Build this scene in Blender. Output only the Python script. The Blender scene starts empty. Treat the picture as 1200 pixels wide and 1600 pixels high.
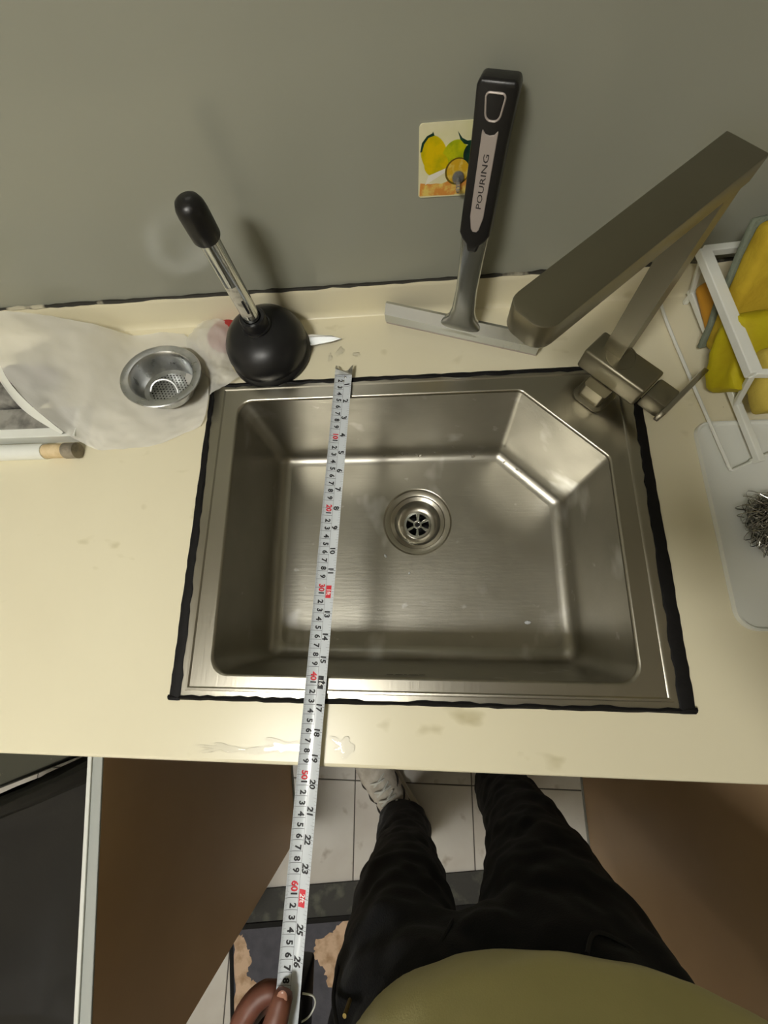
import bpy, bmesh, math, random
from mathutils import Vector, Matrix, noise as mnoise
random.seed(7)
S = bpy.context.scene
COL = S.collection
# ------------------------------------------------------------------ camera, world, exposure
# Working units: centimetres, origin on the worktop at the zero of the measuring tape; worktop is 85 cm above the floor.
ZC = 85.0
def W(x, y, z): return Vector((x, y, z + ZC)) * 0.01
cam_d = bpy.data.cameras.new('camera'); cam = bpy.data.objects.new('camera', cam_d); COL.objects.link(cam)
cam_d.sensor_fit = 'VERTICAL'; cam_d.sensor_height = 32.0; cam_d.lens = 635.2 / 1600 * 32.0
cam_d.clip_start = 0.004; cam_d.clip_end = 50
CAMPOS = Vector((10.433, -34.035, 49.696))
RX = Vector((0.99562104, 0.00793402, -0.09314397))
RY = Vector((0.01689181, 0.96472081, 0.26273262))
RZ = Vector((0.09194245, -0.26315549, 0.96036231))
M = Matrix.Identity(4)
for i in range(3):
    M[i][0], M[i][1], M[i][2] = RX[i], RY[i], RZ[i]
p = W(*CAMPOS)
M[0][3], M[1][3], M[2][3] = p
cam.matrix_world = M
S.camera = cam
wld = bpy.data.worlds.new('world'); S.world = wld; wld.use_nodes = True
wld.node_tree.nodes['Background'].inputs[0].default_value = (0.9, 0.95, 1, 1)
wld.node_tree.nodes['Background'].inputs[1].default_value = 0.02
S.view_settings.view_transform = 'Standard'; S.view_settings.look = 'None'
S.view_settings.exposure = 0.1; S.view_settings.gamma = 1.0; S.view_settings.use_curve_mapping = False
S.cycles.caustics_reflective = False; S.cycles.caustics_refractive = False
LAMP_POS = (-45.0, -90.0, 148.0); LAMP_SIZE = (36.0, 20.0); LAMP_STRENGTH = 80.0; FILL_POS = (-125.0, -185.0, 148.0); LAMP_COLOUR = (1.0, 0.97, 0.89)  # second position belongs to an added fill light, not a known fixture

# ------------------------------------------------------------------ helpers
def lin(c):
    out = []
    for v in c:
        v = v / 255.0
        out.append(v / 12.92 if v <= 0.04045 else ((v + 0.055) / 1.055) ** 2.4)
    return (out[0], out[1], out[2], 1.0)

def mat(name, rgb, rough=0.5, metal=0.0, spec=0.5, var=None, bump=None, trans=0.0, ior=1.45, alpha=1.0,
        coat=0.0, sheen=0.0, rvar=None, emit=None, sss=0.0, extra=None):
    """var=(rgb2, scale, lo, hi[, stretch]); bump=(scale, strength[, stretch]); rvar=(scale, amount)"""
    m = bpy.data.materials.new(name); m.use_nodes = True
    nt = m.node_tree; n = nt.nodes; l = nt.links; b = n['Principled BSDF']
    b.inputs['Base Color'].default_value = lin(rgb); b.inputs['Roughness'].default_value = rough
    b.inputs['Metallic'].default_value = metal; b.inputs['Specular IOR Level'].default_value = spec
    b.inputs['Transmission Weight'].default_value = trans; b.inputs['IOR'].default_value = ior
    b.inputs['Alpha'].default_value = alpha; b.inputs['Coat Weight'].default_value = coat
    b.inputs['Sheen Weight'].default_value = sheen
    if sss: 
        b.inputs['Subsurface Weight'].default_value = sss; b.inputs['Subsurface Scale'].default_value = 0.004
    if emit:
        b.inputs['Emission Color'].default_value = (*emit[0], 1); b.inputs['Emission Strength'].default_value = emit[1]
    tc = n.new('ShaderNodeTexCoord')
    def tex(scale, stretch=None, detail=5.0):
        mp = n.new('ShaderNodeMapping'); l.new(tc.outputs['Object'], mp.inputs[0])
        if stretch: mp.inputs['Scale'].default_value = stretch
        t = n.new('ShaderNodeTexNoise'); t.inputs['Scale'].default_value = scale; t.inputs['Detail'].default_value = detail
        l.new(mp.outputs[0], t.inputs['Vector']); return t
    col = None
    if var:
        t = tex(var[1], var[4] if len(var) > 4 else None)
        r = n.new('ShaderNodeMapRange'); r.inputs[1].default_value = var[2]; r.inputs[2].default_value = var[3]
        l.new(t.outputs[0], r.inputs[0])
        mx = n.new('ShaderNodeMix'); mx.data_type = 'RGBA'
        mx.inputs['A'].default_value = lin(rgb); mx.inputs['B'].default_value = lin(var[0])
        l.new(r.outputs[0], mx.inputs['Factor']); col = mx.outputs['Result']
    if extra:
        for (rgb2, scale, lo, hi, stretch) in extra:
            t = tex(scale, stretch, 3.0)
            r = n.new('ShaderNodeMapRange'); r.inputs[1].default_value = lo; r.inputs[2].default_value = hi
            l.new(t.outputs[0], r.inputs[0])
            mx = n.new('ShaderNodeMix'); mx.data_type = 'RGBA'
            if col: l.new(col, mx.inputs['A'])
            else: mx.inputs['A'].default_value = lin(rgb)
            mx.inputs['B'].default_value = lin(rgb2)
            l.new(r.outputs[0], mx.inputs['Factor']); col = mx.outputs['Result']
    if col: l.new(col, b.inputs['Base Color'])
    if rvar:
        t = tex(rvar[0], rvar[2] if len(rvar) > 2 else None)
        r = n.new('ShaderNodeMapRange'); r.inputs[1].default_value = 0.3; r.inputs[2].default_value = 0.7
        r.inputs[3].default_value = rough - rvar[1]; r.inputs[4].default_value = rough + rvar[1]
        l.new(t.outputs[0], r.inputs[0]); l.new(r.outputs[0], b.inputs['Roughness'])
    if bump:
        t = tex(bump[0], bump[2] if len(bump) > 2 else None)
        bp = n.new('ShaderNodeBump'); bp.inputs['Strength'].default_value = bump[1]; bp.inputs['Distance'].default_value = 0.002
        l.new(t.outputs[0], bp.inputs['Height']); l.new(bp.outputs[0], b.inputs['Normal'])
    return m

def wloc(o):
    v = Vector((0, 0, 0))
    while o is not None:
        v += Vector(o.location); o = o.parent
    return v

def tag(o, label, cat, group=None, kind=None):
    if label: o['label'] = label
    if cat: o['category'] = cat
    if group: o['group'] = group
    if kind: o['kind'] = kind
    return o

def thing(name, label, cat, x, y, z=0, group=None):
    o = bpy.data.objects.new(name, None); COL.objects.link(o); o.location = W(x, y, z)
    o.empty_display_size = 0.02
    return tag(o, label, cat, group)

def add(name, geo, m, parent=None, smooth=False, keep_origin=False):
    """geo = (verts in cm, faces); links one mesh object"""
    vs, fs = geo
    pts = [W(*v) for v in vs]
    if parent is None and not keep_origin:
        lo = Vector((min(p[i] for p in pts) for i in range(3))); hi = Vector((max(p[i] for p in pts) for i in range(3)))
        base = Vector(((lo.x + hi.x) / 2, (lo.y + hi.y) / 2, lo.z))
    else:
        base = wloc(parent) if parent else Vector((0, 0, 0))
    me = bpy.data.meshes.new(name); me.from_pydata([p - base for p in pts], [], fs); me.update()
    bm = bmesh.new(); bm.from_mesh(me); bmesh.ops.recalc_face_normals(bm, faces=bm.faces); bm.to_mesh(me); bm.free()
    o = bpy.data.objects.new(name, me); COL.objects.link(o)
    if parent: o.parent = parent
    else: o.location = base
    if m: me.materials.append(m)
    if smooth:
        me.polygons.foreach_set('use_smooth', [True] * len(me.polygons))
        if smooth != 'full':
            ang = math.radians(38)
            bm = bmesh.new(); bm.from_mesh(me)
            for e in bm.edges:
                if len(e.link_faces) == 2 and e.calc_face_angle(0) > ang: e.smooth = False
            bm.to_mesh(me); bm.free()
    return o

def from_bm(bm):
    bm.verts.ensure_lookup_table(); bm.verts.index_update()
    g = ([tuple(v.co) for v in bm.verts], [tuple(v.index for v in f.verts) for f in bm.faces]); bm.free(); return g

def join(*gs):
    vs, fs = [], []
    for v, f in gs:
        k = len(vs); vs += list(v); fs += [tuple(i + k for i in q) for q in f]
    return vs, fs

def xf(g, mtx):
    return [tuple(mtx @ Vector(v)) for v in g[0]], g[1]

def box(x0, x1, y0, y1, z0, z1, bev=0.0, seg=2):
    bm = bmesh.new(); bmesh.ops.create_cube(bm, size=1)
    for v in bm.verts:
        v.co = Vector(((x0 + x1) / 2 + v.co.x * (x1 - x0), (y0 + y1) / 2 + v.co.y * (y1 - y0), (z0 + z1) / 2 + v.co.z * (z1 - z0)))
    if bev: bmesh.ops.bevel(bm, geom=list(bm.edges), offset=bev, segments=seg, profile=0.5, affect='EDGES')
    return from_bm(bm)

def prism(poly, z0, z1, bev=0.0, seg=2):
    bm = bmesh.new()
    vs = [bm.verts.new((x, y, z0)) for x, y in poly]; f = bm.faces.new(vs)
    r = bmesh.ops.extrude_face_region(bm, geom=[f])
    for v in [e for e in r['geom'] if isinstance(e, bmesh.types.BMVert)]: v.co.z = z1
    bmesh.ops.recalc_face_normals(bm, faces=bm.faces)
    if bev:
        es = [e for e in bm.edges if e.is_manifold and e.calc_face_angle(0) > 0.9]
        bmesh.ops.bevel(bm, geom=es, offset=bev, segments=seg, profile=0.5, affect='EDGES')
    return from_bm(bm)

def frame_at(d, up=Vector((0, 0, 1))):
    d = d.normalized()
    a = up.cross(d)
    if a.length < 1e-4: a = Vector((1, 0, 0)).cross(d)
    a.normalize(); return a, d.cross(a).normalized()

def tube(path, r, seg=12, cap=True, flat=1.0):
    """path of points; r scalar or list; flat squashes the second axis"""
    P = [Vector(q) for q in path]; n = len(P); R = r if isinstance(r, (list, tuple)) else [r] * n
    vs, fs = [], []; up = None
    for i in range(n):
        d = (P[min(i + 1, n - 1)] - P[max(i - 1, 0)])
        if up is None: a, b = frame_at(d)
        else:
            d.normalize(); a = up - d * up.dot(d); a.normalize(); b = d.cross(a)
        up = a
        for k in range(seg):
            t = 2 * math.pi * k / seg
            vs.append(tuple(P[i] + a * (R[i] * math.cos(t)) + b * (R[i] * flat * math.sin(t))))
    for i in range(n - 1):
        for k in range(seg):
            k2 = (k + 1) % seg
            fs.append((i * seg + k, i * seg + k2, (i + 1) * seg + k2, (i + 1) * seg + k))
    if cap:
        fs.append(tuple(range(seg))[::-1]); fs.append(tuple((n - 1) * seg + k for k in range(seg)))
    return vs, fs

def spline(pts, n=6):
    P = [Vector(q) for q in pts]; out = []
    for i in range(len(P) - 1):
        p0 = P[max(i - 1, 0)]; p1 = P[i]; p2 = P[i + 1]; p3 = P[min(i + 2, len(P) - 1)]
        for k in range(n):
            t = k / n
            out.append(0.5 * ((2 * p1) + (p2 - p0) * t + (2 * p0 - 5 * p1 + 4 * p2 - p3) * t * t + (3 * p1 - p0 - 3 * p2 + p3) * t ** 3))
    out.append(P[-1]); return out

def lathe(profile, c, seg=48, close=False, mtx=None):
    """profile [(r, z)] about the vertical through c"""
    vs, fs = [], []; n = len(profile)
    for r, z in profile:
        for k in range(seg):
            t = 2 * math.pi * k / seg
            v = Vector((r * math.cos(t), r * math.sin(t), z))
            if mtx: v = mtx @ v
            vs.append((c[0] + v.x, c[1] + v.y, c[2] + v.z))
    m = n if close else n - 1
    for i in range(m):
        j = (i + 1) % n
        for k in range(seg):
            k2 = (k + 1) % seg
            fs.append((i * seg + k, i * seg + k2, j * seg + k2, j * seg + k))
    return vs, fs

def ell_loft(secs, seg=28, cap=True):
    """secs: (cx, cy, z, rx, ry)"""
    vs, fs = [], []
    for cx, cy, z, rx, ry in secs:
        for k in range(seg):
            t = 2 * math.pi * k / seg
            vs.append((cx + rx * math.cos(t), cy + ry * math.sin(t), z))
    n = len(secs)
    for i in range(n - 1):
        for k in range(seg):
            k2 = (k + 1) % seg
            fs.append((i * seg + k, i * seg + k2, (i + 1) * seg + k2, (i + 1) * seg + k))
    if cap: fs += [tuple(range(seg))[::-1], tuple((n - 1) * seg + k for k in range(seg))]
    return vs, fs

def ball(c, r, seg=20, rings=12, mtx=None):
    rx, ry, rz = r if isinstance(r, (tuple, list)) else (r, r, r)
    vs, fs = [], []
    for i in range(rings + 1):
        a = math.pi * i / rings - math.pi / 2
        a = max(-math.pi / 2 + 0.02, min(math.pi / 2 - 0.02, a))
        for k in range(seg):
            t = 2 * math.pi * k / seg
            v = Vector((rx * math.cos(a) * math.cos(t), ry * math.cos(a) * math.sin(t), rz * math.sin(a)))
            if mtx: v = mtx @ v
            vs.append((c[0] + v.x, c[1] + v.y, c[2] + v.z))
    for i in range(rings):
        for k in range(seg):
            k2 = (k + 1) % seg
            fs.append((i * seg + k, i * seg + k2, (i + 1) * seg + k2, (i + 1) * seg + k))
    fs += [tuple(range(seg))[::-1], tuple(rings * seg + k for k in range(seg))]
    return vs, fs

def round_poly(pts, radii, k=6):
    n = len(pts); out = []
    for i in range(n):
        p0, p1, p2 = Vector(pts[i - 1]), Vector(pts[i]), Vector(pts[(i + 1) % n])
        a = (p0 - p1).normalized(); b = (p2 - p1).normalized(); r = radii[i] if isinstance(radii, (list, tuple)) else radii
        ang = math.acos(max(-1, min(1, a.dot(b)))); t = r / math.tan(ang / 2)
        s, e = p1 + a * t, p1 + b * t
        cc = p1 + (a + b).normalized() * (r / math.sin(ang / 2))
        v0, v1 = s - cc, e - cc
        th = math.atan2(v0.x * v1.y - v0.y * v1.x, v0.dot(v1))
        for j in range(k + 1):
            q = th * j / k
            out.append((cc.x + v0.x * math.cos(q) - v0.y * math.sin(q), cc.y + v0.x * math.sin(q) + v0.y * math.cos(q)))
    return out

def inset_poly(pts, ds):
    """pts clockwise or counter-clockwise convex; ds inset per edge i (pts[i]->pts[i+1])"""
    n = len(pts); P = [Vector(q) for q in pts]; c = sum(P, Vector((0, 0))) / n; L = []
    for i in range(n):
        a, b = P[i], P[(i + 1) % n]; d = (b - a).normalized(); nn = Vector((-d.y, d.x))
        if (c - a).dot(nn) < 0: nn = -nn
        L.append((a + nn * ds[i], d))
    out = []
    for i in range(n):
        (a, d), (b, e) = L[i - 1], L[i]
        t = ((b.x - a.x) * e.y - (b.y - a.y) * e.x) / (d.x * e.y - d.y * e.x)
        q = a + d * t; out.append((q.x, q.y))
    return out

def ring_fill(outer, inner, z):
    """flat face set between two closed 2-D loops (inner may be None)"""
    bm = bmesh.new(); es = []
    for loop in (outer, inner):
        if not loop: continue
        vs = [bm.verts.new((x, y, z)) for x, y in loop]
        es += [bm.edges.new((vs[i], vs[(i + 1) % len(vs)])) for i in range(len(vs))]
    bmesh.ops.triangle_fill(bm, use_beauty=True, use_dissolve=False, edges=es)
    return from_bm(bm)

def loops(Ls, closed=True):
    """stack of equal-length 3-D loops"""
    n = len(Ls[0]); vs = [v for L in Ls for v in L]; fs = []
    for i in range(len(Ls) - 1):
        for k in range(n if closed else n - 1):
            k2 = (k + 1) % n
            fs.append((i * n + k, i * n + k2, (i + 1) * n + k2, (i + 1) * n + k))
    return vs, fs

def text_geo(s, size, align='CENTER', bold=0.0):
    cu = bpy.data.curves.new('t', 'FONT'); cu.body = s; cu.size = size; cu.align_x = align; cu.align_y = 'CENTER'; cu.offset = bold
    cu.resolution_u = 2
    o = bpy.data.objects.new('t', cu); COL.objects.link(o)
    dg = bpy.context.evaluated_depsgraph_get(); me = bpy.data.meshes.new_from_object(o.evaluated_get(dg))
    g = ([tuple(v.co) for v in me.vertices], [tuple(q.vertices) for q in me.polygons])
    bpy.data.objects.remove(o); bpy.data.meshes.remove(me); bpy.data.curves.remove(cu)
    return g

def remesh(o, voxel, smooth=8, displace=None):
    m = o.modifiers.new('remesh', 'REMESH'); m.mode = 'VOXEL'; m.voxel_size = voxel; m.use_smooth_shade = True
    s = o.modifiers.new('smooth', 'SMOOTH'); s.iterations = smooth; s.factor = 0.5
    if displace:
        t = bpy.data.textures.new('folds', 'CLOUDS'); t.noise_scale = displace[1]; t.noise_depth = 1
        d = o.modifiers.new('folds', 'DISPLACE'); d.texture = t; d.strength = displace[0]; d.mid_level = 0.5; d.texture_coords = 'GLOBAL'
    return o

def ragged(pts, sub=8, amp=0.5, seed=1):
    rnd = random.Random(seed); out = []
    n = len(pts)
    for i in range(n):
        a, b = Vector(pts[i]), Vector(pts[(i + 1) % n])
        for k in range(sub):
            q = a.lerp(b, k / sub); out.append((q.x + rnd.uniform(-amp, amp), q.y + rnd.uniform(-amp, amp)))
    return out

# ------------------------------------------------------------------ materials
m_wall = mat('wall_panel', (156, 157, 144), rough=0.22, spec=0.55, var=((150, 151, 139), 2.0, 0.3, 0.75))
m_plaster = mat('plaster', (236, 230, 216), rough=0.85, var=((228, 221, 206), 2.0, 0.3, 0.7))
m_ceil = mat('ceiling_paint', (240, 237, 230), rough=0.9)
m_counter = mat('cream_worktop', (231, 224, 196), rough=0.30, spec=0.4, var=((225, 217, 189), 5.0, 0.3, 0.8),
                extra=[((190, 180, 140), 14.0, 0.66, 0.80, (1, 1.6, 1)), ((120, 105, 75), 75.0, 0.775, 0.80, None)])
m_steel = mat('brushed_steel', (172, 168, 156), rough=0.30, metal=1.0, bump=(300, 0.05, (1, 0.06, 1)))
m_basin = mat('basin_steel', (180, 177, 167), rough=0.38, metal=1.0, rvar=(14, 0.05), bump=(240, 0.08, (0.1, 1, 1)),
              var=((164, 161, 150), 7.0, 0.35, 0.7), extra=[((226, 227, 226), 13.0, 0.60, 0.74, (1, .6, 1)), ((214, 214, 211), 45.0, 0.70, 0.80, None)])
m_steel_dull = mat('faucet_steel', (140, 135, 118), rough=0.4, metal=1.0, bump=(200, 0.04))
m_satin = mat('satin_chrome', (196, 200, 202), rough=0.24, metal=1.0, rvar=(20, 0.04))
m_chrome = mat('chrome', (205, 208, 208), rough=0.14, metal=1.0, rvar=(20, 0.05))
m_alu = mat('aluminium', (188, 190, 190), rough=0.33, metal=1.0, rvar=(60, 0.1), var=((222, 222, 218), 28, 0.55, 0.7))
m_seal = mat('black_sealant', (20, 19, 19), rough=0.6, spec=0.2, bump=(90, 0.4))
m_mould = mat('grimy_sealant', (44, 42, 36), rough=0.6, var=((190, 184, 162), 11, 0.60, 0.66), bump=(70, 0.4))
m_dark = mat('dark_hole', (8, 8, 8), rough=0.7)
m_rubber = mat('black_rubber', (25, 25, 27), rough=0.36, spec=0.5, rvar=(30, 0.06))
m_grip = mat('black_plastic', (20, 19, 20), rough=0.34, bump=(250, 0.1))
m_greyplate = mat('grey_plate', (176, 166, 160), rough=0.4, metal=0.3)
m_ink = mat('dark_ink', (50, 46, 46), rough=0.6)
m_label = mat('paper_label', (196, 192, 178), rough=0.6, var=((150, 146, 134), 120, 0.5, 0.65))
m_tape = mat('tape_enamel', (204, 210, 216), rough=0.25, spec=0.5, coat=0.2)
m_print = mat('tape_black_print', (26, 27, 32), rough=0.5)
m_red = mat('tape_red_print', (206, 36, 52), rough=0.5)
m_white_print = mat('tape_white_print', (235, 235, 235), rough=0.5)
m_bag = mat('plastic_film', (232, 230, 222), rough=0.42, alpha=0.55, spec=0.4)
m_film = mat('milky_sheet', (236, 234, 226), rough=0.45, alpha=0.62, spec=0.35)
m_white = mat('white_plastic', (232, 234, 228), rough=0.35, var=((220, 221, 212), 12, 0.4, 0.7))
m_tray = mat('white_tray', (226, 228, 222), rough=0.3, spec=0.5)
m_clear = mat('clear_plastic', (240, 240, 236), rough=0.08, trans=0.85, ior=1.45)
m_water = mat('water', (255, 255, 255), rough=0.0, trans=1.0, ior=1.33)
def film_mat(name, tint, rough, ior):
    m = bpy.data.materials.new(name); m.use_nodes = True; nt = m.node_tree; nt.nodes.clear(); n = nt.nodes
    o = n.new('ShaderNodeOutputMaterial'); a = n.new('ShaderNodeBsdfTransparent'); a.inputs[0].default_value = tint
    g = n.new('ShaderNodeBsdfGlossy'); g.inputs['Roughness'].default_value = rough; f = n.new('ShaderNodeFresnel'); f.inputs[0].default_value = ior
    x = n.new('ShaderNodeMixShader'); nt.links.new(f.outputs[0], x.inputs[0]); nt.links.new(a.outputs[0], x.inputs[1]); nt.links.new(g.outputs[0], x.inputs[2]); nt.links.new(x.outputs[0], o.inputs[0])
    return m
m_puddle = film_mat('water_film', (1, 1, 1, 1), .03, 1.33)
m_tan = mat('tan_collar', (222, 200, 160), rough=0.6, var=((200, 176, 132), 60, 0.4, 0.6))
m_greycap = mat('grey_cap', (150, 140, 122), rough=0.7, var=((110, 102, 88), 60, 0.4, 0.6))
m_purple = mat('purple_cloth', (92, 66, 80), rough=0.9, bump=(120, 0.6))
m_greycloth = mat('grey_cloth', (150, 148, 140), rough=0.95, bump=(60, 1.0), var=((90, 88, 84), 25, 0.45, 0.6))
m_redlid = mat('red_plastic', (168, 28, 34), rough=0.3)
m_yellow1 = mat('mustard_sponge', (196, 168, 44), rough=0.9, bump=(160, 0.5), var=((180, 152, 36), 30, 0.4, 0.65))
m_yellow2 = mat('lemon_cloth', (188, 174, 10), rough=0.75, bump=(90, 0.4), var=((172, 154, 8), 22, 0.4, 0.65))
m_yellow3 = mat('pale_sponge', (186, 166, 72), rough=0.9, bump=(160, 0.5))
m_scour = mat('scouring_layer', (120, 128, 112), rough=0.95, bump=(220, 1.0))
m_orange = mat('orange_piece', (196, 140, 40), rough=0.6)
m_wool = mat('steel_wire', (150, 148, 142), rough=0.22, metal=1.0)
m_laminate = mat('brown_laminate', (196, 164, 126), rough=0.42, var=((186, 154, 117), 4, 0.35, 0.65))
m_edge = mat('white_edge_band', (212, 214, 208), rough=0.4)
m_edge2 = mat('grey_edge_band', (158, 162, 158), rough=0.45)
m_carcass = mat('cabinet_board', (196, 192, 180), rough=0.6)
m_tile = mat('floor_tile', (208, 205, 199), rough=0.32, var=((194, 188, 180), 6, 0.4, 0.7), extra=[((150, 138, 124), 16, 0.64, 0.8, None)])
m_grout = mat('grout', (96, 92, 88), rough=0.9)
m_mat = mat('slate_mat', (84, 84, 92), rough=0.95, bump=(140, 0.6), var=((74, 74, 82), 30, 0.4, 0.65))
m_matband = mat('dark_mat_band', (58, 58, 56), rough=0.75, bump=(40, 0.8), var=((88, 90, 80), 24, 0.52, 0.66))
m_patch = mat('peach_print', (206, 178, 152), rough=0.95, bump=(120, 0.7), var=((168, 138, 108), 40, 0.45, 0.7))
m_black = mat('black_plastic_bag', (14, 14, 15), rough=0.3, bump=(14, 0.5))
m_speckle = mat('speckled_plastic', (70, 70, 58), rough=0.6, var=((120, 116, 100), 60, 0.66, 0.72))
m_denim = mat('black_denim', (19, 19, 23), rough=0.9, sheen=0.08, bump=(500, 0.3), var=((20, 23, 30), 9, 0.45, 0.7))
m_seam = mat('denim_seam', (44, 44, 46), rough=0.8)
m_brass = mat('brass', (150, 130, 80), rough=0.35, metal=1.0)
m_shirt = mat('olive_shirt', (200, 192, 134), rough=0.9, sheen=0.2, bump=(700, 0.15), var=((192, 184, 127), 8, 0.4, 0.65))
m_skin = mat('skin', (112, 70, 55), rough=0.5, sss=0.1, var=((98, 58, 46), 30, 0.4, 0.65))
m_nail = mat('nail', (160, 116, 98), rough=0.3)
m_hair = mat('hair', (18, 15, 14), rough=0.5, bump=(300, 0.6))
m_eye = mat('eye_white', (230, 228, 222), rough=0.15)
m_iris = mat('iris', (40, 26, 18), rough=0.15)
m_lip = mat('lip', (140, 80, 72), rough=0.45)
m_shoe = mat('shoe_white', (206, 200, 188), rough=0.7, var=((180, 172, 158), 40, 0.4, 0.65))
m_shoe_dark = mat('shoe_print', (60, 56, 52), rough=0.7)
m_sole = mat('shoe_sole', (214, 208, 192), rough=0.6)
m_crumb = mat('soap_residue', (222, 224, 224), rough=0.6)
m_lamp = mat('lamp_diffuser', (255, 255, 255), rough=0.5, emit=(LAMP_COLOUR, LAMP_STRENGTH))
m_fill = mat('fill_diffuser', (255, 255, 255), rough=0.5, emit=(LAMP_COLOUR, LAMP_STRENGTH * 0.13))  # dim glow of the fill light added to lift the dark areas
m_lamp_body = mat('lamp_housing', (220, 220, 215), rough=0.5)
m_phone = mat('phone_glass', (24, 25, 28), rough=0.15)
m_rust = mat('rust_stain', (150, 84, 30), rough=0.8, var=((110, 54, 16), 200, 0.4, 0.6))
m_card = mat('card_cream', (232, 226, 190), rough=0.3, var=((224, 220, 170), 40, 0.4, 0.7))
m_lemon = mat('card_lemon', (226, 196, 8), rough=0.3, var=((190, 178, 10), 60, 0.45, 0.65))
m_lemon2 = mat('card_lime', (200, 200, 20), rough=0.3, var=((150, 170, 20), 70, 0.45, 0.65))
m_leaf = mat('card_leaf', (28, 70, 52), rough=0.3, var=((20, 44, 36), 90, 0.4, 0.6))
m_slice = mat('card_slice', (216, 172, 40), rough=0.3, var=((232, 208, 110), 120, 0.5, 0.65))
m_slice_rim = mat('card_slice_rim', (110, 90, 20), rough=0.3)
m_cardorange = mat('card_orange', (222, 150, 70), rough=0.3, var=((232, 206, 110), 110, 0.45, 0.6))
m_cardwhite = mat('card_white', (240, 236, 222), rough=0.3)

# ------------------------------------------------------------------ setting
RX0, RX1, RY0, RY1, CEIL = -190.0, 165.0, -235.0, 10.4, 155.0
fl = add('floor', box(RX0, RX1, RY0, RY1 + 3, -88, -85.15), m_grout, keep_origin=True); fl['kind'] = 'structure'
TS = 33.7
tile_geo = box(-TS / 2 + .16, TS / 2 - .16, -TS / 2 + .16, TS / 2 - .16, -85.3, -85.0, 0.06, 1)
tile_me = None
for ix in range(-6, 5):
    for iy in range(-5, 3):
        cx, cy = -10.3 + TS * (ix + .5), -78.8 + TS * (iy + .5)
        if cx - TS / 2 < RX0 - 1 or cx + TS / 2 > RX1 + 8 or cy - TS / 2 < RY0 - 12: continue
        if tile_me is None:
            o = add('tile', tile_geo, m_tile, fl); tile_me = o.data
        else:
            o = bpy.data.objects.new('tile', tile_me); COL.objects.link(o); o.parent = fl
        o.location = (cx * .01, cy * .01, 0)
for nm, g, m in (('wall_back', box(RX0, RX1, RY1, RY1 + 6, -85, CEIL), m_wall),
                 ('wall_front', box(RX0, RX1, RY0 - 6, RY0, -85, CEIL), m_plaster),
                 ('wall_left', box(RX0 - 6, RX0, RY0, RY1, -85, CEIL), m_plaster),
                 ('wall_right', box(RX1, RX1 + 6, RY0, RY1, -85, CEIL), m_plaster),
                 ('ceiling', box(RX0 - 6, RX1 + 6, RY0 - 6, RY1 + 6, CEIL, CEIL + 6), m_ceil)):
    o = add(nm, g, m, keep_origin=True); o['kind'] = 'structure'

# ceiling lamp that lights the room; second fixture is an added fill light
for (lx, ly, lz), (sx_, sy_), dm, lab_ in ((LAMP_POS, LAMP_SIZE, m_lamp, 'long white ceiling lamp nearest the sink, above its left front'),
                                         (FILL_POS, (40.0, 24.0), m_fill, 'added fill light at the back of the kitchen behind the person')):
    t = thing('ceiling_lamp_or_fill', lab_, 'lamp', lx, ly, lz)
    add('housing', box(lx - sx_ / 2 - 2, lx + sx_ / 2 + 2, ly - sy_ / 2 - 2, ly + sy_ / 2 + 2, lz + 1, CEIL, .6), m_lamp_body, t)
    add('diffuser', box(lx - sx_ / 2, lx + sx_ / 2, ly - sy_ / 2, ly + sy_ / 2, lz, lz + .9), dm, t)

# ------------------------------------------------------------------ base cabinet under the sink
cab = thing('base_cabinet', 'brown sink cabinet under the cream worktop with both doors swung open', 'cabinet', 10, -20, -85)
add('side_panel', box(-30.6, -28.8, -48.5, 9.5, -75, -4.2), m_carcass, cab)
add('side_panel', box(49.2, 51, -48.5, 9.5, -75, -4.2), m_carcass, cab)
add('bottom_panel', box(-28.7, 49.1, -48.5, 9.5, -75, -73.2), m_carcass, cab)
add('back_panel', box(-28.7, 49.1, 8.8, 9.6, -73, -4.2), m_carcass, cab)
add('toe_kick', box(-30.6, 51, -43, -41.2, -84.9, -75.1), m_laminate, cab)
def door(hx, hy, dx, dy, side):
    """hinge point, unit direction of leaf, side = sign of thickness direction (visible inner/outer faces)"""
    d = Vector((dx, dy, 0)).normalized(); nrm = Vector((-d.y, d.x, 0)) * side
    def slab(a0, a1, t0, t1, z0, z1, bev=.05):
        g = box(a0, a1, t0, t1, z0, z1, bev, 1)
        return [tuple(Vector((hx, hy, 0)) + d * v[0] + nrm * v[1] + Vector((0, 0, v[2]))) for v in g[0]], g[1]
    dr = add('door', slab(0, 40, 0.02, 1.78, -75, -4.6), m_laminate, cab)
    add('top_edge_band', slab(0, 40, 0.0, 1.3, -4.58, -4.3), m_edge2, dr)
    add('edge_lip', slab(0, 40, 1.32, 1.85, -4.58, -4.1), m_edge, dr)
    add('bottom_edge_band', slab(0, 40, -0.35, 1.8, -75.4, -74.6), m_edge2, dr)
    for hz in (-15, -62):
        add('hinge', slab(-2.5, .6, -0.5, 0, hz, hz + 3.5), m_chrome, dr)
    return dr
door(-30.2, -50.0, .15, -1, -1)
door(50.6, -50.0, .01, -1, 1)

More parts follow.
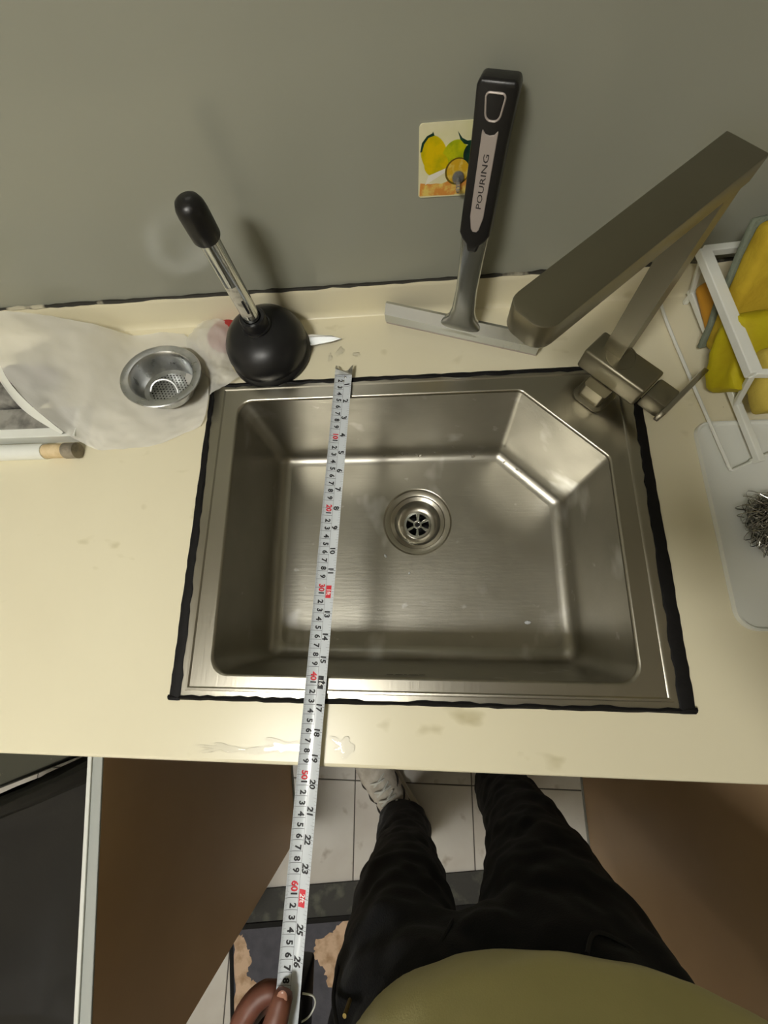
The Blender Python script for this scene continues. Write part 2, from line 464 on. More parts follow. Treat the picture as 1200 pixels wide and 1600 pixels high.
# black bag left of the door
def bagbox():
    g = box(-100, -37, -108, -56, -84.8, -38, 6, 4)
    bm = bmesh.new(); vs = [bm.verts.new(v) for v in g[0]]
    for f in g[1]: bm.faces.new([vs[i] for i in f])
    bmesh.ops.subdivide_edges(bm, edges=bm.edges, cuts=5, use_grid_fill=True)
    for v in bm.verts:
        k = mnoise.noise(v.co * 0.07) * 3 + mnoise.noise(v.co * 0.2) * 1.0
        c = Vector((-71, -85, -62)); d = (v.co - c).normalized()
        if v.co.z > -82: v.co += d * k
        if v.co.y > -80: v.co.y += (v.co.x + 36) * 0.42 * min(1, (v.co.y + 80) / 20) + 4
        v.co.x = min(v.co.x, -33.5)
    return from_bm(bm)
o = add('rubbish_bag', bagbox(), m_black, smooth=True)
tag(o, 'large black plastic bag on the floor left of the open brown door', 'bag')

o = add('speckled_board', prism([(-112, -51.2), (-50, -51.2), (-50, -55), (-62, -60.6), (-112, -81)], -84.9, -46, .4), m_speckle)
tag(o, 'dark grey green speckled board behind the black bag at the left edge', 'board')
# ------------------------------------------------------------------ worktop with upstand
HX0, HX1, HY0, HY1 = -18.6, 37.8, -41.9, -1.7
wt = thing('worktop', 'cream worktop with a rounded upstand along the grey wall', 'worktop', 0, -20, -4)
X0, X1 = -150.0, 130.0
outer = [(X0, -49.0), (X1, -49.0), (X1, 9.5), (X0, 9.5)]
hole = [(HX0, HY0), (HX1, HY0), (HX1, HY1), (HX0, HY1)]
top = ring_fill(outer, hole, 0.0); bot = ring_fill(outer, hole, -4.0)
prof = [(-49.0, 0.0), (-49.25, -.06), (-49.4, -.25), (-49.4, -3.9), (-49.2, -4.0), (-49.0, -4.0)]
front = loops([[(X0, y, z) for y, z in prof], [(X1, y, z) for y, z in prof]], closed=False)
holew = loops([[(x, y, 0) for x, y in hole], [(x, y, -4) for x, y in hole]])
up = [(9.5, 0.0), (9.55, .02), (9.75, .25), (9.9, .7), (9.95, 1.2), (10.0, 4.3), (10.05, 4.75), (10.15, 5.0), (10.38, 5.05), (10.38, -4), (9.5, -4)]
ups = loops([[(X0, y, z) for y, z in up], [(X1, y, z) for y, z in up]], closed=False)
add('slab', join(top, bot, front, holew), m_counter, wt)
add('upstand', ups, m_counter, wt, smooth=True)
random.seed(3)
pth = [(x, 10.22 + random.uniform(-.04, .04), 5.12 + random.uniform(-.06, .05)) for x in [X0 + i * 1.2 for i in range(234)]]
add('wall_sealant', tube(pth, [0.16 + random.random() * .16 for _ in pth], 6), m_mould, wt, smooth=True)
# rust mark on the worktop at the corner of the white tray
add('rust_stain', prism(ragged([(44.9, -11.9), (45.2, -10.9), (45.9, -10.5), (45.5, -11.4), (45.3, -12.1)], 4, .12, 5), .005, .03), m_rust, wt)

# ------------------------------------------------------------------ sink
sk = thing('kitchen_sink', 'stainless steel sink with a cut corner and black sealant edge', 'sink', 9.7, -21.8, 0)
def rect(l, r, f, b, z): return [(HX0 + l, HY0 + f, z), (HX1 - r, HY0 + f, z), (HX1 - r, HY1 - b, z), (HX0 + l, HY1 - b, z)]
OP = [(-15.3, -3.7), (23.9, -3.9), (34.0, -13.9), (33.8, -40.3), (-14.9, -40.2)]
def op(ds, z, rad):
    return [(x, y, z) for x, y in round_poly(inset_poly(OP, ds), rad, 7)]
R0 = [2.0, 1.3, 1.3, 2.2, 2.2]
rim_loops = [rect(-1.0, -1.0, -.9, -.9, .02), rect(-.9, -.9, -.8, -.8, .22), rect(.9, 1.15, .0, .1, .30), rect(1.05, 1.3, .12, .2, .62), rect(1.3, 1.55, .35, .4, .64), rect(1.5, 1.8, .5, .55, .50)]
flat = ring_fill([v[:2] for v in rim_loops[-1]], [v[:2] for v in op([0] * 5, 0, R0)], .50)
lip = loops([op([0] * 5, .50, R0), op([.10] * 5, .47, R0), op([.22] * 5, .36, R0), op([.28] * 5, .15, R0)])
add('rim', join(loops(rim_loops), flat, lip), m_steel, sk, smooth=True)
DZ = -16.6
E1 = [1.5, 1.0, .75, .85, .75]
def lerpds(t): return [.28 + (e - .28) * t for e in E1]
wl = [op([.28] * 5, .15, R0), op([.3] * 5, -1, R0), op(lerpds(.5), -7.5, R0), op(lerpds(.92), -14.2, R0)]
FR = 2.0
for k in range(1, 9):
    a = math.pi / 2 * k / 8
    wl.append(op([e + FR * (1 - math.cos(a)) for e in E1], -14.6 - FR * math.sin(a), [max(.5, r * (1 - .6 * k / 8) + .3) for r in R0]))
fl_in = [v[:2] for v in wl[-1]]
DC = (9.7, -17.6)
circ = [(DC[0] + 5.75 * math.cos(2 * math.pi * k / 56), DC[1] + 5.75 * math.sin(2 * math.pi * k / 56)) for k in range(56)]
add('basin', join(loops(wl), ring_fill(fl_in, circ, DZ)), m_basin, sk, smooth=True)
# black sealant, uneven
random.seed(11)
def seal_side(p0, p1, w0, w1, n):
    a, b = Vector(p0), Vector(p1); d = (b - a).normalized(); nn = Vector((-d.y, d.x)); L = []
    for i in range(n + 1):
        q = a.lerp(b, i / n); wi = w0 + (w1 - w0) * i / n
        j1 = random.uniform(-.06, .06); j2 = random.uniform(-.16, .1)
        hh = .33 + random.uniform(-.05, .05)
        i1 = q + nn * (-wi + j2); o1 = q + nn * j1
        L.append([(o1.x, o1.y, .01), (o1.x - nn.x * .15, o1.y - nn.y * .15, hh * .8), (i1.x + nn.x * .25, i1.y + nn.y * .25, hh + .08), (i1.x, i1.y, .3)])
    return loops(L, closed=False)
so = [(-19.75, -43.0), (38.9, -43.0), (38.9, -.7), (-19.75, -.7)]
# direction such that nn points outwards: go clockwise
g = join(seal_side(so[0], so[3], 1.55, .75, 46), seal_side(so[3], so[2], .75, .8, 60),
         seal_side(so[2], so[1], 1.1, 1.8, 46), seal_side(so[1], so[0], .55, .55, 60))
add('sealant', g, m_seal, sk, smooth=True)
# drain
dz = DZ
dr = add('drain', lathe([(5.75, dz), (5.6, dz - .06), (5.45, dz - .28), (4.75, dz - .34), (4.6, dz - .42), (4.5, dz - .75), (4.1, dz - .95), (3.9, dz - 1.05), (3.75, dz - 1.4), (3.5, dz - 2.1), (3.0, dz - 2.6), (2.4, dz - 2.8), (2.2, dz - 2.8)], (DC[0], DC[1], 0), 64), m_steel, sk, smooth=True)
add('outlet_pipe', lathe([(2.2, dz - 2.8), (2.2, dz - 5.5), (0.01, dz - 5.5)], (DC[0], DC[1], 0), 32), m_dark, dr)
sp = [lathe([(2.3, dz - 2.72), (2.3, dz - 2.55), (1.95, dz - 2.5), (1.9, dz - 2.72)], (DC[0], DC[1], 0), 48, close=True),
      lathe([(.72, dz - 2.75), (.72, dz - 2.4), (.55, dz - 2.35), (.42, dz - 2.4), (.42, dz - 2.75)], (DC[0], DC[1], 0), 28, close=True)]
for k in range(6):
    a = math.radians(60 * k + 28); ca, sa = math.cos(a), math.sin(a)
    g = box(.6, 2.0, -.2, .2, dz - 2.72, dz - 2.42, .08, 1)
    sp.append(([(DC[0] + v[0] * ca - v[1] * sa * (.6 + .45 * v[0]), DC[1] + v[0] * sa + v[1] * ca * (.6 + .45 * v[0]), v[2]) for v in g[0]], g[1]))
add('strainer_grid', join(*sp), m_chrome, dr, smooth=True)
add('hub_screw', lathe([(.4, dz - 2.7), (.38, dz - 2.52), (.2, dz - 2.5), (.18, dz - 2.6), (.01, dz - 2.6)], (DC[0], DC[1], 0), 20), m_dark, dr)
# worn maker's mark on the front wall of the basin
mk = []
for k, (x0, x1) in enumerate(((6.0, 6.75), (7.1, 7.9), (8.05, 8.4), (8.6, 9.7), (9.85, 10.5))):
    mk.append(prism(ragged([(x0, -3.1), (x1, -3.1), (x1, -2.75), (x0, -2.75)], 3, .06, k), 0, .015))
g = join(*mk)
add('maker_mark', ([(v[0], -39.86 + v[2] + .02 * (v[1] + 2.9), v[1] + 1.6) for v in g[0]], g[1]), m_ink, sk)

# water drops
random.seed(5)
drops = [(4.1, -5.9, .22), (6.2, -5.6, .14), (7.3, -5.8, .25), (8.2, -5.7, .13), (9.6, -5.9, .24), (10.3, -6.1, .3), (12.8, -5.7, .18), (15.6, -5.5, .24), (18.4, -5.8, .14), (19.3, -6.5, .28),
         (24.5, -7.6, .16), (26.5, -9.0, .2), (27.1, -9.4, .16), (17.2, -5.7, .1), (22.0, -5.5, .12)]
for i, (x, y, r) in enumerate(drops):
    # sits on the curved foot of the back wall
    zz = DZ + .45 + max(0, (y + 7.2)) * .42 if x < 23 else DZ + .5
    o = add('water_drop', ball((x, y, zz), (r * 1.1, r, r * .7), 12, 8), m_water, smooth='full')
    tag(o, 'small clear water drop along the back foot of the steel basin', 'water drop', 'water drops in the basin')
# puddles
def puddle(cx, cy, rx, ry, seed, h=.07, z=0.0):
    rnd = random.Random(seed); n = 40; rr = [1.0] * n
    ph = [(rnd.uniform(.05, .3), rnd.uniform(0, 6.28)) for _ in range(5)]
    L = []
    for s, zz in ((1.0, 0.004), (.97, h * .6), (.88, h), (.4, h), (.02, h)):
        L.append([(cx + rx * s * math.cos(2 * math.pi * k / n) * (1 + sum(a * math.cos((j + 2) * 2 * math.pi * k / n + q) for j, (a, q) in enumerate(ph))),
                   cy + ry * s * math.sin(2 * math.pi * k / n) * (1 + sum(a * math.cos((j + 2) * 2 * math.pi * k / n + q) for j, (a, q) in enumerate(ph))), z + zz) for k in range(n)])
    return loops(L)
for i, (cx, cy, rx, ry, sd, lb) in enumerate(((-5.6, -47.6, 2.6, 1.0, 2, 'largest flat water puddle at the worktop front edge left of the tape'),
                                             (1.4, -47.3, 1.3, .9, 9, 'small water puddle at the worktop front edge right of the tape'),
                                             (-12.6, -47.9, 2.4, .45, 4, 'long thin water puddle on the worktop edge, furthest left'),
                                             (-.9, 3.7, .55, .7, 6, 'water splash on the worktop right behind the tape hook'),
                                             (1.5, 3.1, .5, .35, 8, 'tiny water splash behind and right of the tape hook'),
                                             (-2.3, 2.7, .28, .6, 12, 'tiny narrow water splash left of the tape hook'))):
    tag(add('water_puddle', puddle(cx, cy, rx, ry, sd), m_puddle, smooth='full'), lb, 'water')
# bits left on the basin floor
for i, (x, y, r, lb) in enumerate(((4.4, -23.4, .22, 'white food crumb on the basin floor left below the drain'), (8.3, -26.2, .14, 'tiny white crumb on the basin floor in front of the drain'),
                                   (26.3, -33.8, .3, 'white soap scrap on the basin floor near the front right corner'))):
    tag(add('crumb', ball((x, y, DZ + .1), (r, r * 1.7, .12), 8, 6, Matrix.Rotation(.5 - i, 3, 'Z')), m_crumb), lb, 'crumb')

# ------------------------------------------------------------------ faucet
ft = thing('faucet', 'square stainless steel faucet with a tall riser and long flat spout', 'faucet', 33.0, -5.2, .5)
def orient(g, cx, cy, ang):
    c, s = math.cos(ang), math.sin(ang)
    return [(cx + v[0] * c - v[1] * s, cy + v[0] * s + v[1] * c, v[2]) for v in g[0]], g[1]
A45 = math.atan2(-.72, .69)           # local x runs along the block towards the lever
FC = (32.9, -5.3)
def fbox(*a, **k): return orient(box(*a, **k), FC[0], FC[1], A45)
add('base_plate', orient(prism(round_poly([(-2.2, -2.1), (2.2, -2.1), (2.2, 2.1), (-2.2, 2.1)], 1.0, 6), .5, .95, .2), FC[0], FC[1], A45), m_steel_dull, ft, smooth=True)
add('column', orient(prism(round_poly([(-1.6, -1.55), (1.6, -1.55), (1.6, 1.55), (-1.6, 1.55)], .45, 5), .9, 3.2, 0), FC[0], FC[1], A45), m_steel_dull, ft, smooth=True)
BC = (34.35, -4.25)
body = orient(box(-4.2, 4.2, -1.9, 1.9, 3.1, 6.1, .35, 3), BC[0], BC[1], A45)
bd = add('valve_body', body, m_steel_dull, ft, smooth=True)
add('seam_ring', orient(lathe([(1.75, 6.1), (1.75, 6.16), (1.6, 6.16), (1.6, 6.1)], (-.6, .15, 0), 40), BC[0], BC[1], A45), m_steel_dull, bd)
RC = (33.95, -2.35)
def sect(c, hw, hd, z): return [tuple(Vector((c[0], c[1], z)) + Vector((.69, -.72, 0)) * (sx * hw) + Vector((.72, .69, 0)) * (sy * hd)) for sx, sy in ((-1, -1), (1, -1), (1, 1), (-1, 1))]
rg = loops([sect(RC, 1.2, 1.2, 6.0), sect((33.35, -1.75), 1.2, 1.2, 25.6)]); rg = (rg[0], rg[1] + [(0, 1, 2, 3), (4, 5, 6, 7)])
add('riser', rg, m_steel_dull, ft)
# spout: runs over the sink from the riser, rising slightly towards its rounded tip
SPL = 22.8; w = 1.75; SO = Vector((34.1, -.7, 0)); sd_ = Vector((-.75, -.66, 0)).normalized(); sn_ = Vector((-sd_.y, sd_.x, 0))
poly = [(0, -w), (0, w)] + round_poly([(SPL, w), (SPL, -w), (0, -w), (0, w)], [1.25, 1.25, .01, .01], 7)[:16]
g = prism(poly, 0, 2.0, .14, 2)
spo = ([tuple(SO + sd_ * v[0] + sn_ * v[1] + Vector((0, 0, 24.4 + v[2] + v[0] * 1.5 / SPL))) for v in g[0]], g[1])
add('spout', spo, m_steel_dull, ft, smooth=True)
ap = SO + sd_ * (SPL - 1.7)
add('aerator', lathe([(.95, 25.9), (.95, 25.5), (.6, 25.45), (.01, 25.45)], (ap.x, ap.y, 0), 24), m_dark, ft)
# lever: round joint and flat blade
add('lever_joint', orient(box(4.3, 7.0, -1.5, 1.35, 3.3, 5.7, .3, 2), BC[0], BC[1], A45), m_steel_dull, ft, smooth=True)
add('lever', orient(box(6.9, 7.5, -2.0, 5.8, 3.6, 5.6, .15, 2), BC[0], BC[1], A45), m_steel, ft, smooth=True)

# ------------------------------------------------------------------ plunger
PX, PY = -11.0, 4.0
pl = thing('plunger', 'black rubber plunger with a short steel handle standing behind the sink', 'plunger', PX, PY, 0)
cup = [(5.75, 0), (5.9, .25), (5.85, .7), (5.55, 1.1), (5.6, 1.5), (5.75, 2.2), (5.5, 3.3), (4.9, 4.3), (3.9, 5.1), (2.8, 5.55), (1.9, 5.8), (1.75, 6.1), (1.72, 6.6), (1.7, 7.3), (1.6, 7.45), (1.2, 7.45), (1.0, 6.5), (4.6, 3.5), (5.3, 1.5), (5.3, 0)]
add('rubber_cup', lathe(cup, (PX, PY, 0.02), 56, close=True), m_rubber, pl, smooth=True)
add('socket', lathe([(1.9, 5.75), (1.98, 5.95), (1.92, 6.15), (1.78, 6.15)], (PX, PY, 0.02), 40), m_rubber, pl, smooth=True)
hd = add('handle', lathe([(1.12, 7.0), (1.12, 19.0)], (PX, PY, 0), 40), m_chrome, pl, smooth=True)
lab = []
for k in range(9):
    a = math.radians(-128 + k * 9)
    lab.append([(PX + 1.135 * math.cos(a), PY + 1.135 * math.sin(a), 8.6), (PX + 1.135 * math.cos(a), PY + 1.135 * math.sin(a), 13.2)])
lb = add('paper_label', loops(lab, closed=False), m_label, hd, smooth=True)
bar = []
for k in range(3):
    a = math.radians(-73 + k * 7)
    bar.append([(PX + 1.142 * math.cos(a), PY + 1.142 * math.sin(a), 9.1), (PX + 1.142 * math.cos(a), PY + 1.142 * math.sin(a), 11.2)])
add('printed_bar', loops(bar, closed=False), m_print, lb)
add('end_grip', lathe([(1.15, 18.7), (1.4, 18.7), (1.5, 18.9), (1.52, 20), (1.52, 21.4), (1.45, 22.0), (1.2, 22.5), (.7, 22.8), (.02, 22.85)], (PX, PY, 0), 40), m_grip, pl, smooth=True)

# ------------------------------------------------------------------ squeegee leaning on the wall
sq = thing('squeegee', 'chrome squeegee with a black handle leaning against the grey wall', 'squeegee', 16.2, 4.6, 0)
yaw = math.atan2(-6.8, 20.5)
foot = Vector((16.1, 4.75, .05)); ux = Vector((math.cos(yaw), math.sin(yaw), 0)); back = Vector((-ux.y, ux.x, 0))
lean = math.atan2(4.55, 26.8); uz = (Vector((0, 0, 1)) * math.cos(lean) + back * math.sin(lean)); un = uz.cross(ux) * -1
if un.dot(back) > 0: un = -un
def sqm(g): return [tuple(foot + ux * v[0] + uz * v[2] + un * (-v[1])) for v in g[0]], g[1]   # local y: into the wall
def sqprism(poly, y0, y1, bev=0.0, seg=2):
    g = prism(poly, y0, y1, bev, seg)
    return sqm(([(v[0], v[2], v[1]) for v in g[0]], g[1]))
# head: profile (y, z) extruded along x
hp = [(-.3, .5), (-.62, .7), (-1.0, 2.2), (-.85, 2.5), (-.35, 3.55), (.1, 3.5), (.35, 2.2), (.25, .5)]
head = loops([[(-10.7, y, z) for y, z in hp], [(10.7, y, z) for y, z in hp]])
head = (head[0], head[1] + [tuple(range(8)), tuple(range(8, 16))])
add('blade_head', sqm(head), m_satin, sq, smooth=True)
add('rubber_lip', sqm(box(-10.8, 10.8, -.12, .12, .02, .65)), m_greyplate, sq)
stem = []
for z, hw, th in ((1.6, 3.4, .72), (2.6, 3.2, .72), (3.2, 2.6, .66), (3.9, 1.85, .62), (5.0, 1.5, .62), (8, 1.3, .62), (12, 1.4, .62), (14.4, 1.5, .62)):
    n = 20
    stem.append([(hw * math.copysign(abs(math.cos(2 * math.pi * k / n)) ** .6, math.cos(2 * math.pi * k / n)),
                  -.25 + th * math.copysign(abs(math.sin(2 * math.pi * k / n)) ** .7, math.sin(2 * math.pi * k / n)), z) for k in range(n)])
st = loops(stem); st = (st[0], st[1] + [tuple(range(20)), tuple(range(140, 160))])
add('stem', sqm(st), m_satin, sq, smooth=True)
gp = [(-.5, 11.6), (.5, 11.6), (.75, 12.6), (1.3, 13.2), (1.62, 13.9), (1.6, 18), (1.62, 23), (1.75, 27.3), (1.55, 27.9), (-1.55, 27.9), (-1.75, 27.3), (-1.62, 23), (-1.6, 18), (-1.62, 13.9), (-1.3, 13.2), (-.75, 12.6)]
zm = lambda z: 12.9 + (z - 11.6) * (14.0 / 16.3)
gp = [(x, zm(z)) for x, z in gp]
grip = add('grip', sqprism(gp, -1.25, .75, .3, 3), m_grip, sq, smooth=True)
ins = [(-.42, 14.6), (-.2, 14.3), (.2, 14.3), (.42, 14.6), (.68, 16), (.72, 24.0), (.68, 24.2), (.4, 23.85), (0, 23.75), (-.4, 23.85), (-.68, 24.2), (-.72, 24.0), (-.68, 16)]
ins = [(x, zm(z)) for x, z in ins]
plate = add('inlay_plate', sqprism(ins, -1.36, -1.2, .05, 1), m_greyplate, grip)
tg = text_geo('POURING', .74, 'CENTER', .006)
add('lettering', sqm(([(-v[1] + .05, -1.375, 19.75 + v[0] * 1.42) for v in tg[0]], tg[1])), m_ink, plate)
lp = round_poly([(-.85, 26.1), (.85, 26.1), (.6, 24.3), (-.6, 24.3)], [.3, .3, .55, .55], 5)
add('hang_loop', sqm(tube([(x, -1.25, z) for x, z in lp] + [(lp[0][0], -1.25, lp[0][1])], .085, 8, cap=False)), m_greyplate, grip, smooth=True)

# ------------------------------------------------------------------ lemon hook card on the wall
cd = thing('hook_card', 'square lemon picture adhesive hook card on the grey wall', 'wall hook', 13.9, 10.3, 16.1)
ca = math.radians(-1.5)
def cardg(poly, d0, d1):
    g = prism(poly, d0, d1)
    return [(10.65 + v[0] * math.cos(ca) - v[1] * math.sin(ca), 10.38 - v[2], 16.1 + v[0] * math.sin(ca) + v[1] * math.cos(ca)) for v in g[0]], g[1]
def ellipse(cx, cy, rx, ry, rot=0, n=28):
    return [(cx + rx * math.cos(2 * math.pi * k / n) * math.cos(rot) - ry * math.sin(2 * math.pi * k / n) * math.sin(rot),
             cy + rx * math.cos(2 * math.pi * k / n) * math.sin(rot) + ry * math.sin(2 * math.pi * k / n) * math.cos(rot)) for k in range(n)]
cb = add('card', cardg(round_poly([(0, 0), (6.4, 0), (6.4, 6.75), (0, 6.75)], .35, 5), 0, .12), m_card, cd)
def pr(nm, poly, d, m): return add(nm, cardg(poly, .12, .12 + d), m, cb)
pr('orange_print', ragged([(.15, .15), (6.2, .15), (6.2, 1.5), (4.2, 1.9), (2.4, 1.3), (.15, 1.5)], 4, .06, 3), .004, m_cardorange)
pr('lemon_print', ellipse(1.5, 4.1, 1.25, 1.75, .35), .006, m_lemon)
pr('lemon_print', ellipse(1.75, 3.2, 1.2, 1.1, .2), .008, m_lemon)
pr('lime_print', ellipse(3.5, 4.0, 1.15, 1.35, -.5), .007, m_lemon2)
pr('white_streak', [(.7, 1.3), (3.0, 2.6), (3.1, 2.95), (1.0, 2.2)], .01, m_cardwhite)
pr('slice_rim', ellipse(3.95, 2.45, 1.28, 1.3), .012, m_slice_rim)
pr('slice_print', ellipse(3.98, 2.47, 1.12, 1.15), .014, m_slice)
pr('leaf_print', [(.12, 4.4), (.28, 5.2), (.75, 5.75), (1.25, 5.95), (1.3, 6.1), (1.45, 5.75), (.9, 5.6), (.5, 5.1), (.3, 4.4)], .012, m_leaf)
pr('leaf_print', [(3.6, 6.0), (4.1, 5.4), (4.6, 5.15), (5.6, 5.2), (6.2, 4.6), (5.2, 4.7), (4.3, 4.9), (3.9, 5.3)], .012, m_leaf)
pr('leaf_print', ellipse(5.1, 3.9, .75, 1.0, .2), .013, m_leaf)
hk = add('clear_hook', lathe([(.55, 0), (.55, .12), (.3, .2), (.01, .22)], (0, 0, 0), 24), m_clear, cd, smooth=True)
bpy.data.objects.remove(hk)
g = lathe([(.6, 0), (.6, .15), (.35, .25), (.01, .27)], (0, 0, 0), 24)
g2 = tube(spline([(0, .1, .2), (0, -.4, .45), (0, -.75, .8), (0, -.55, 1.1), (0, -.2, 1.15)], 4), .2, 8)
g = join(g, g2)
add('clear_hook', ([(14.75 + v[0], 10.24 - v[2], 17.9 + v[1]) for v in g[0]], g[1]), m_clear, cd, smooth=True)

# ------------------------------------------------------------------ measuring tape
TA = 0.0448; td = Vector((-math.sin(TA), -math.cos(TA), 0)); tr = Vector((math.cos(TA), -math.sin(TA), 0))
HWT = 1.2; CUP = .30
tp = thing('tape_measure', 'steel measuring tape pulled across the sink from the back rim', 'tape measure', -1.6, -36, 0)
def tz(s):                         # height of the blade centre line
    return .74 if s < 50 else .74 + .0
def tpt(s, v, off=0.0):
    c = td * s + tr * v
    return (c.x, c.y, tz(s) + CUP * (v / HWT) ** 2 + off)
nv = 10
bl = loops([[tpt(s * .5, -HWT + 2 * HWT * k / nv) for k in range(nv + 1)] for s in range(0, 145)], closed=False)
blb = loops([[tpt(s * .5, -HWT + 2 * HWT * k / nv, -.02) for k in range(nv + 1)] for s in range(0, 145)], closed=False)
blade = add('blade', join(bl, blb), m_tape, tp, smooth=True)
def on_tape(g, s, v, flip=False):
    # text x -> along tape (down), text y -> +v
    return [tpt(s + q[0], v + q[1], .012 + q[2]) for q in g[0]], g[1]
def quad(s0, s1, v0, v1, off=0.0):
    nn = max(1, int(abs(v1 - v0) / .25)); vs, fs = [], []
    for k in range(nn + 1):
        v = v0 + (v1 - v0) * k / nn
        vs += [tpt(s0, v, .010 + off), tpt(s1, v, .010 + off)]
    for k in range(nn): fs.append((2 * k, 2 * k + 1, 2 * k + 3, 2 * k + 2))
    return vs, fs
digit = {}
def T(sx, size, bold=0.012):
    key = (sx, size)
    if key not in digit: digit[key] = text_geo(sx, size, 'CENTER', bold)
    return digit[key]
ticks = []
CLN = .1
def pc(nm, g, m): return add(nm, g, m, blade)
def lift(g, d): return [(a, b, c + d) for a, b, c in g[0]], g[1]
for s in range(1, 69):
    ticks.append(quad(s - .018, s + .018, -1.17, CLN if s % 10 else CLN - .35))
    for k in range(1, 10):
        ticks.append(quad(s - 1 + k / 10 - .007, s - 1 + k / 10 + .007, -1.18, -1.18 + (.32 if k == 5 else .2)))
    if s % 10 == 0: pc('red_number', on_tape(T(str(s), .92, .035), s + .02, -.42), m_red)
    else: pc('number', on_tape(T(str(s % 10), .86, .035), s - .34, -.42), m_print)
ticks.append(quad(.2, 69, CLN - .012, CLN + .012))
for n_ in range(1, 27):
    s = n_ * 2.54
    ticks.append(quad(s - .018, s + .018, CLN + .35 if n_ > 1 else CLN, 1.17))
    for k in range(1, 8):
        sv = s - 2.54 + k * 2.54 / 8; ln = .42 if k == 4 else .24
        ticks.append(quad(sv - .007, sv + .007, 1.18 - ln, 1.18))
    if n_ in (12, 24):
        pc('red_number_box', quad(s - .75, s + .75, CLN + .05, CLN + .72, .002), m_red)
        pc('white_number', lift(on_tape(T('%dft' % (n_ // 12), .72), s, CLN + .38), .006), m_white_print)
    elif n_ == 16:
        vs = [tpt(s + a, CLN + .72 + b, .013) for a, b in ((-.2, 0), (0, .28), (.2, 0), (0, -.1))]
        pc('black_number_box', quad(s - .7, s + .7, CLN + .05, CLN + .72, .002), m_print)
        pc('stud_mark', (vs, [(0, 1, 2, 3)]), m_print)
        pc('white_number', lift(on_tape(T('16', .74), s, CLN + .38), .006), m_white_print)
    else: pc('number', on_tape(T(str(n_), .92 if n_ > 9 else 1.0, .038), s + (.05 if n_ > 9 else -.3), CLN + .42), m_print)
o = pc('scale_ticks', join(*ticks), m_print); o['kind'] = 'stuff'
# end hook with two prongs and rivets
hk = []
for v0, v1 in ((-1.2, -.75), (.75, 1.2)):
    P8 = [tpt(-.05, v0, .03), tpt(-.05, v1, .03), tpt(.5, v1 * .8 if v0 > 0 else v1, .03), tpt(.5, v0 if v0 > 0 else v0, .03)]
hkp = [(-1.2, .9), (1.2, .9), (1.2, .0), (1.25, -.75), (1.0, -.75), (.8, -.2), (.45, .1), (-.45, .1), (-.8, -.2), (-1.0, -.75), (-1.25, -.75), (-1.2, 0)]
g = prism(hkp, 0, .08)
hook = add('end_hook', ([tpt(v[1], v[0], .02 + v[2] - (.25 if v[1] < -.3 else 0)) for v in g[0]], g[1]), m_alu, tp)
for s_, v_ in ((.5, .1), (1.1, .25), (1.7, 0)):
    add('rivet', ball(tpt(s_, v_, .09), (.16, .16, .07), 10, 6), m_chrome, hook, smooth=True)
CX, CY = td.x * 73 + .25, td.y * 73
cs = add('case', box(-4.75, -2.05, -79, -69.0, -5.6, .5, .5, 3), m_grip, tp, smooth=True)
add('wrist_strap', tube(spline([(-2.1, -71.6, -.6), (-1.4, -71.4, -1.0), (-.9, -70.6, -1.2), (-1.1, -69.8, -1.0), (-2.1, -69.4, -.6)], 5), .08, 8), m_white, cs, smooth=True)

# ------------------------------------------------------------------ strainer basket
SX, SY = -25.4, -1.9
tilt = Matrix.Rotation(math.radians(9), 3, 'X') @ Matrix.Rotation(math.radians(10), 3, 'Y')
sb = thing('strainer_basket', 'aluminium sink strainer basket lying on the plastic film left of the sink', 'strainer', SX, SY, .3)
tl2 = Matrix.Rotation(math.radians(8), 3, 'Y') @ Matrix.Rotation(math.radians(-8), 3, 'X')
prof = [(2.9, .55), (3.6, .75), (3.95, 1.3), (4.05, 2.2), (4.1, 3.3), (4.3, 3.55), (4.6, 3.62), (5.3, 3.6), (5.4, 3.5), (5.3, 3.42), (4.6, 3.45), (4.2, 3.3), (3.95, 2.2), (3.8, 1.2), (3.4, .6), (2.9, .45)]
add('bowl', lathe(prof, (SX, SY, .35), 56, close=True, mtx=tl2), m_alu, sb, smooth=True)
pf = lathe([(3.0, .5), (2.2, .56), (.02, .6)], (SX, SY, .35), 40, mtx=tl2)
pfo = add('perforated_floor', pf, m_alu, sb, smooth=True)
hl = []
random.seed(2)
for i in range(-6, 7):
    for j in range(-6, 7):
        x, y = i * .46 + (.23 if j % 2 else 0), j * .42
        if x * x + y * y < 7.6:
            v = tl2 @ Vector((x, y, .62)); hl.append(lathe([(.11, .012), (.01, .013)], (SX + v.x, SY + v.y, .35 + v.z), 8))
o = add('perforations', join(*hl), m_dark, pfo); o['kind'] = 'stuff'
arc = [tl2 @ Vector((1.9 * math.cos(a) - .7, 1.5 * math.sin(a) - .6, .6 + 1.0 * math.sin(a))) for a in [math.pi * k / 12 for k in range(13)]]
add('lift_handle', tube([(SX + v.x, SY + v.y, .4 + v.z) for v in arc], .16, 8, flat=.6), m_alu, sb, smooth=True)

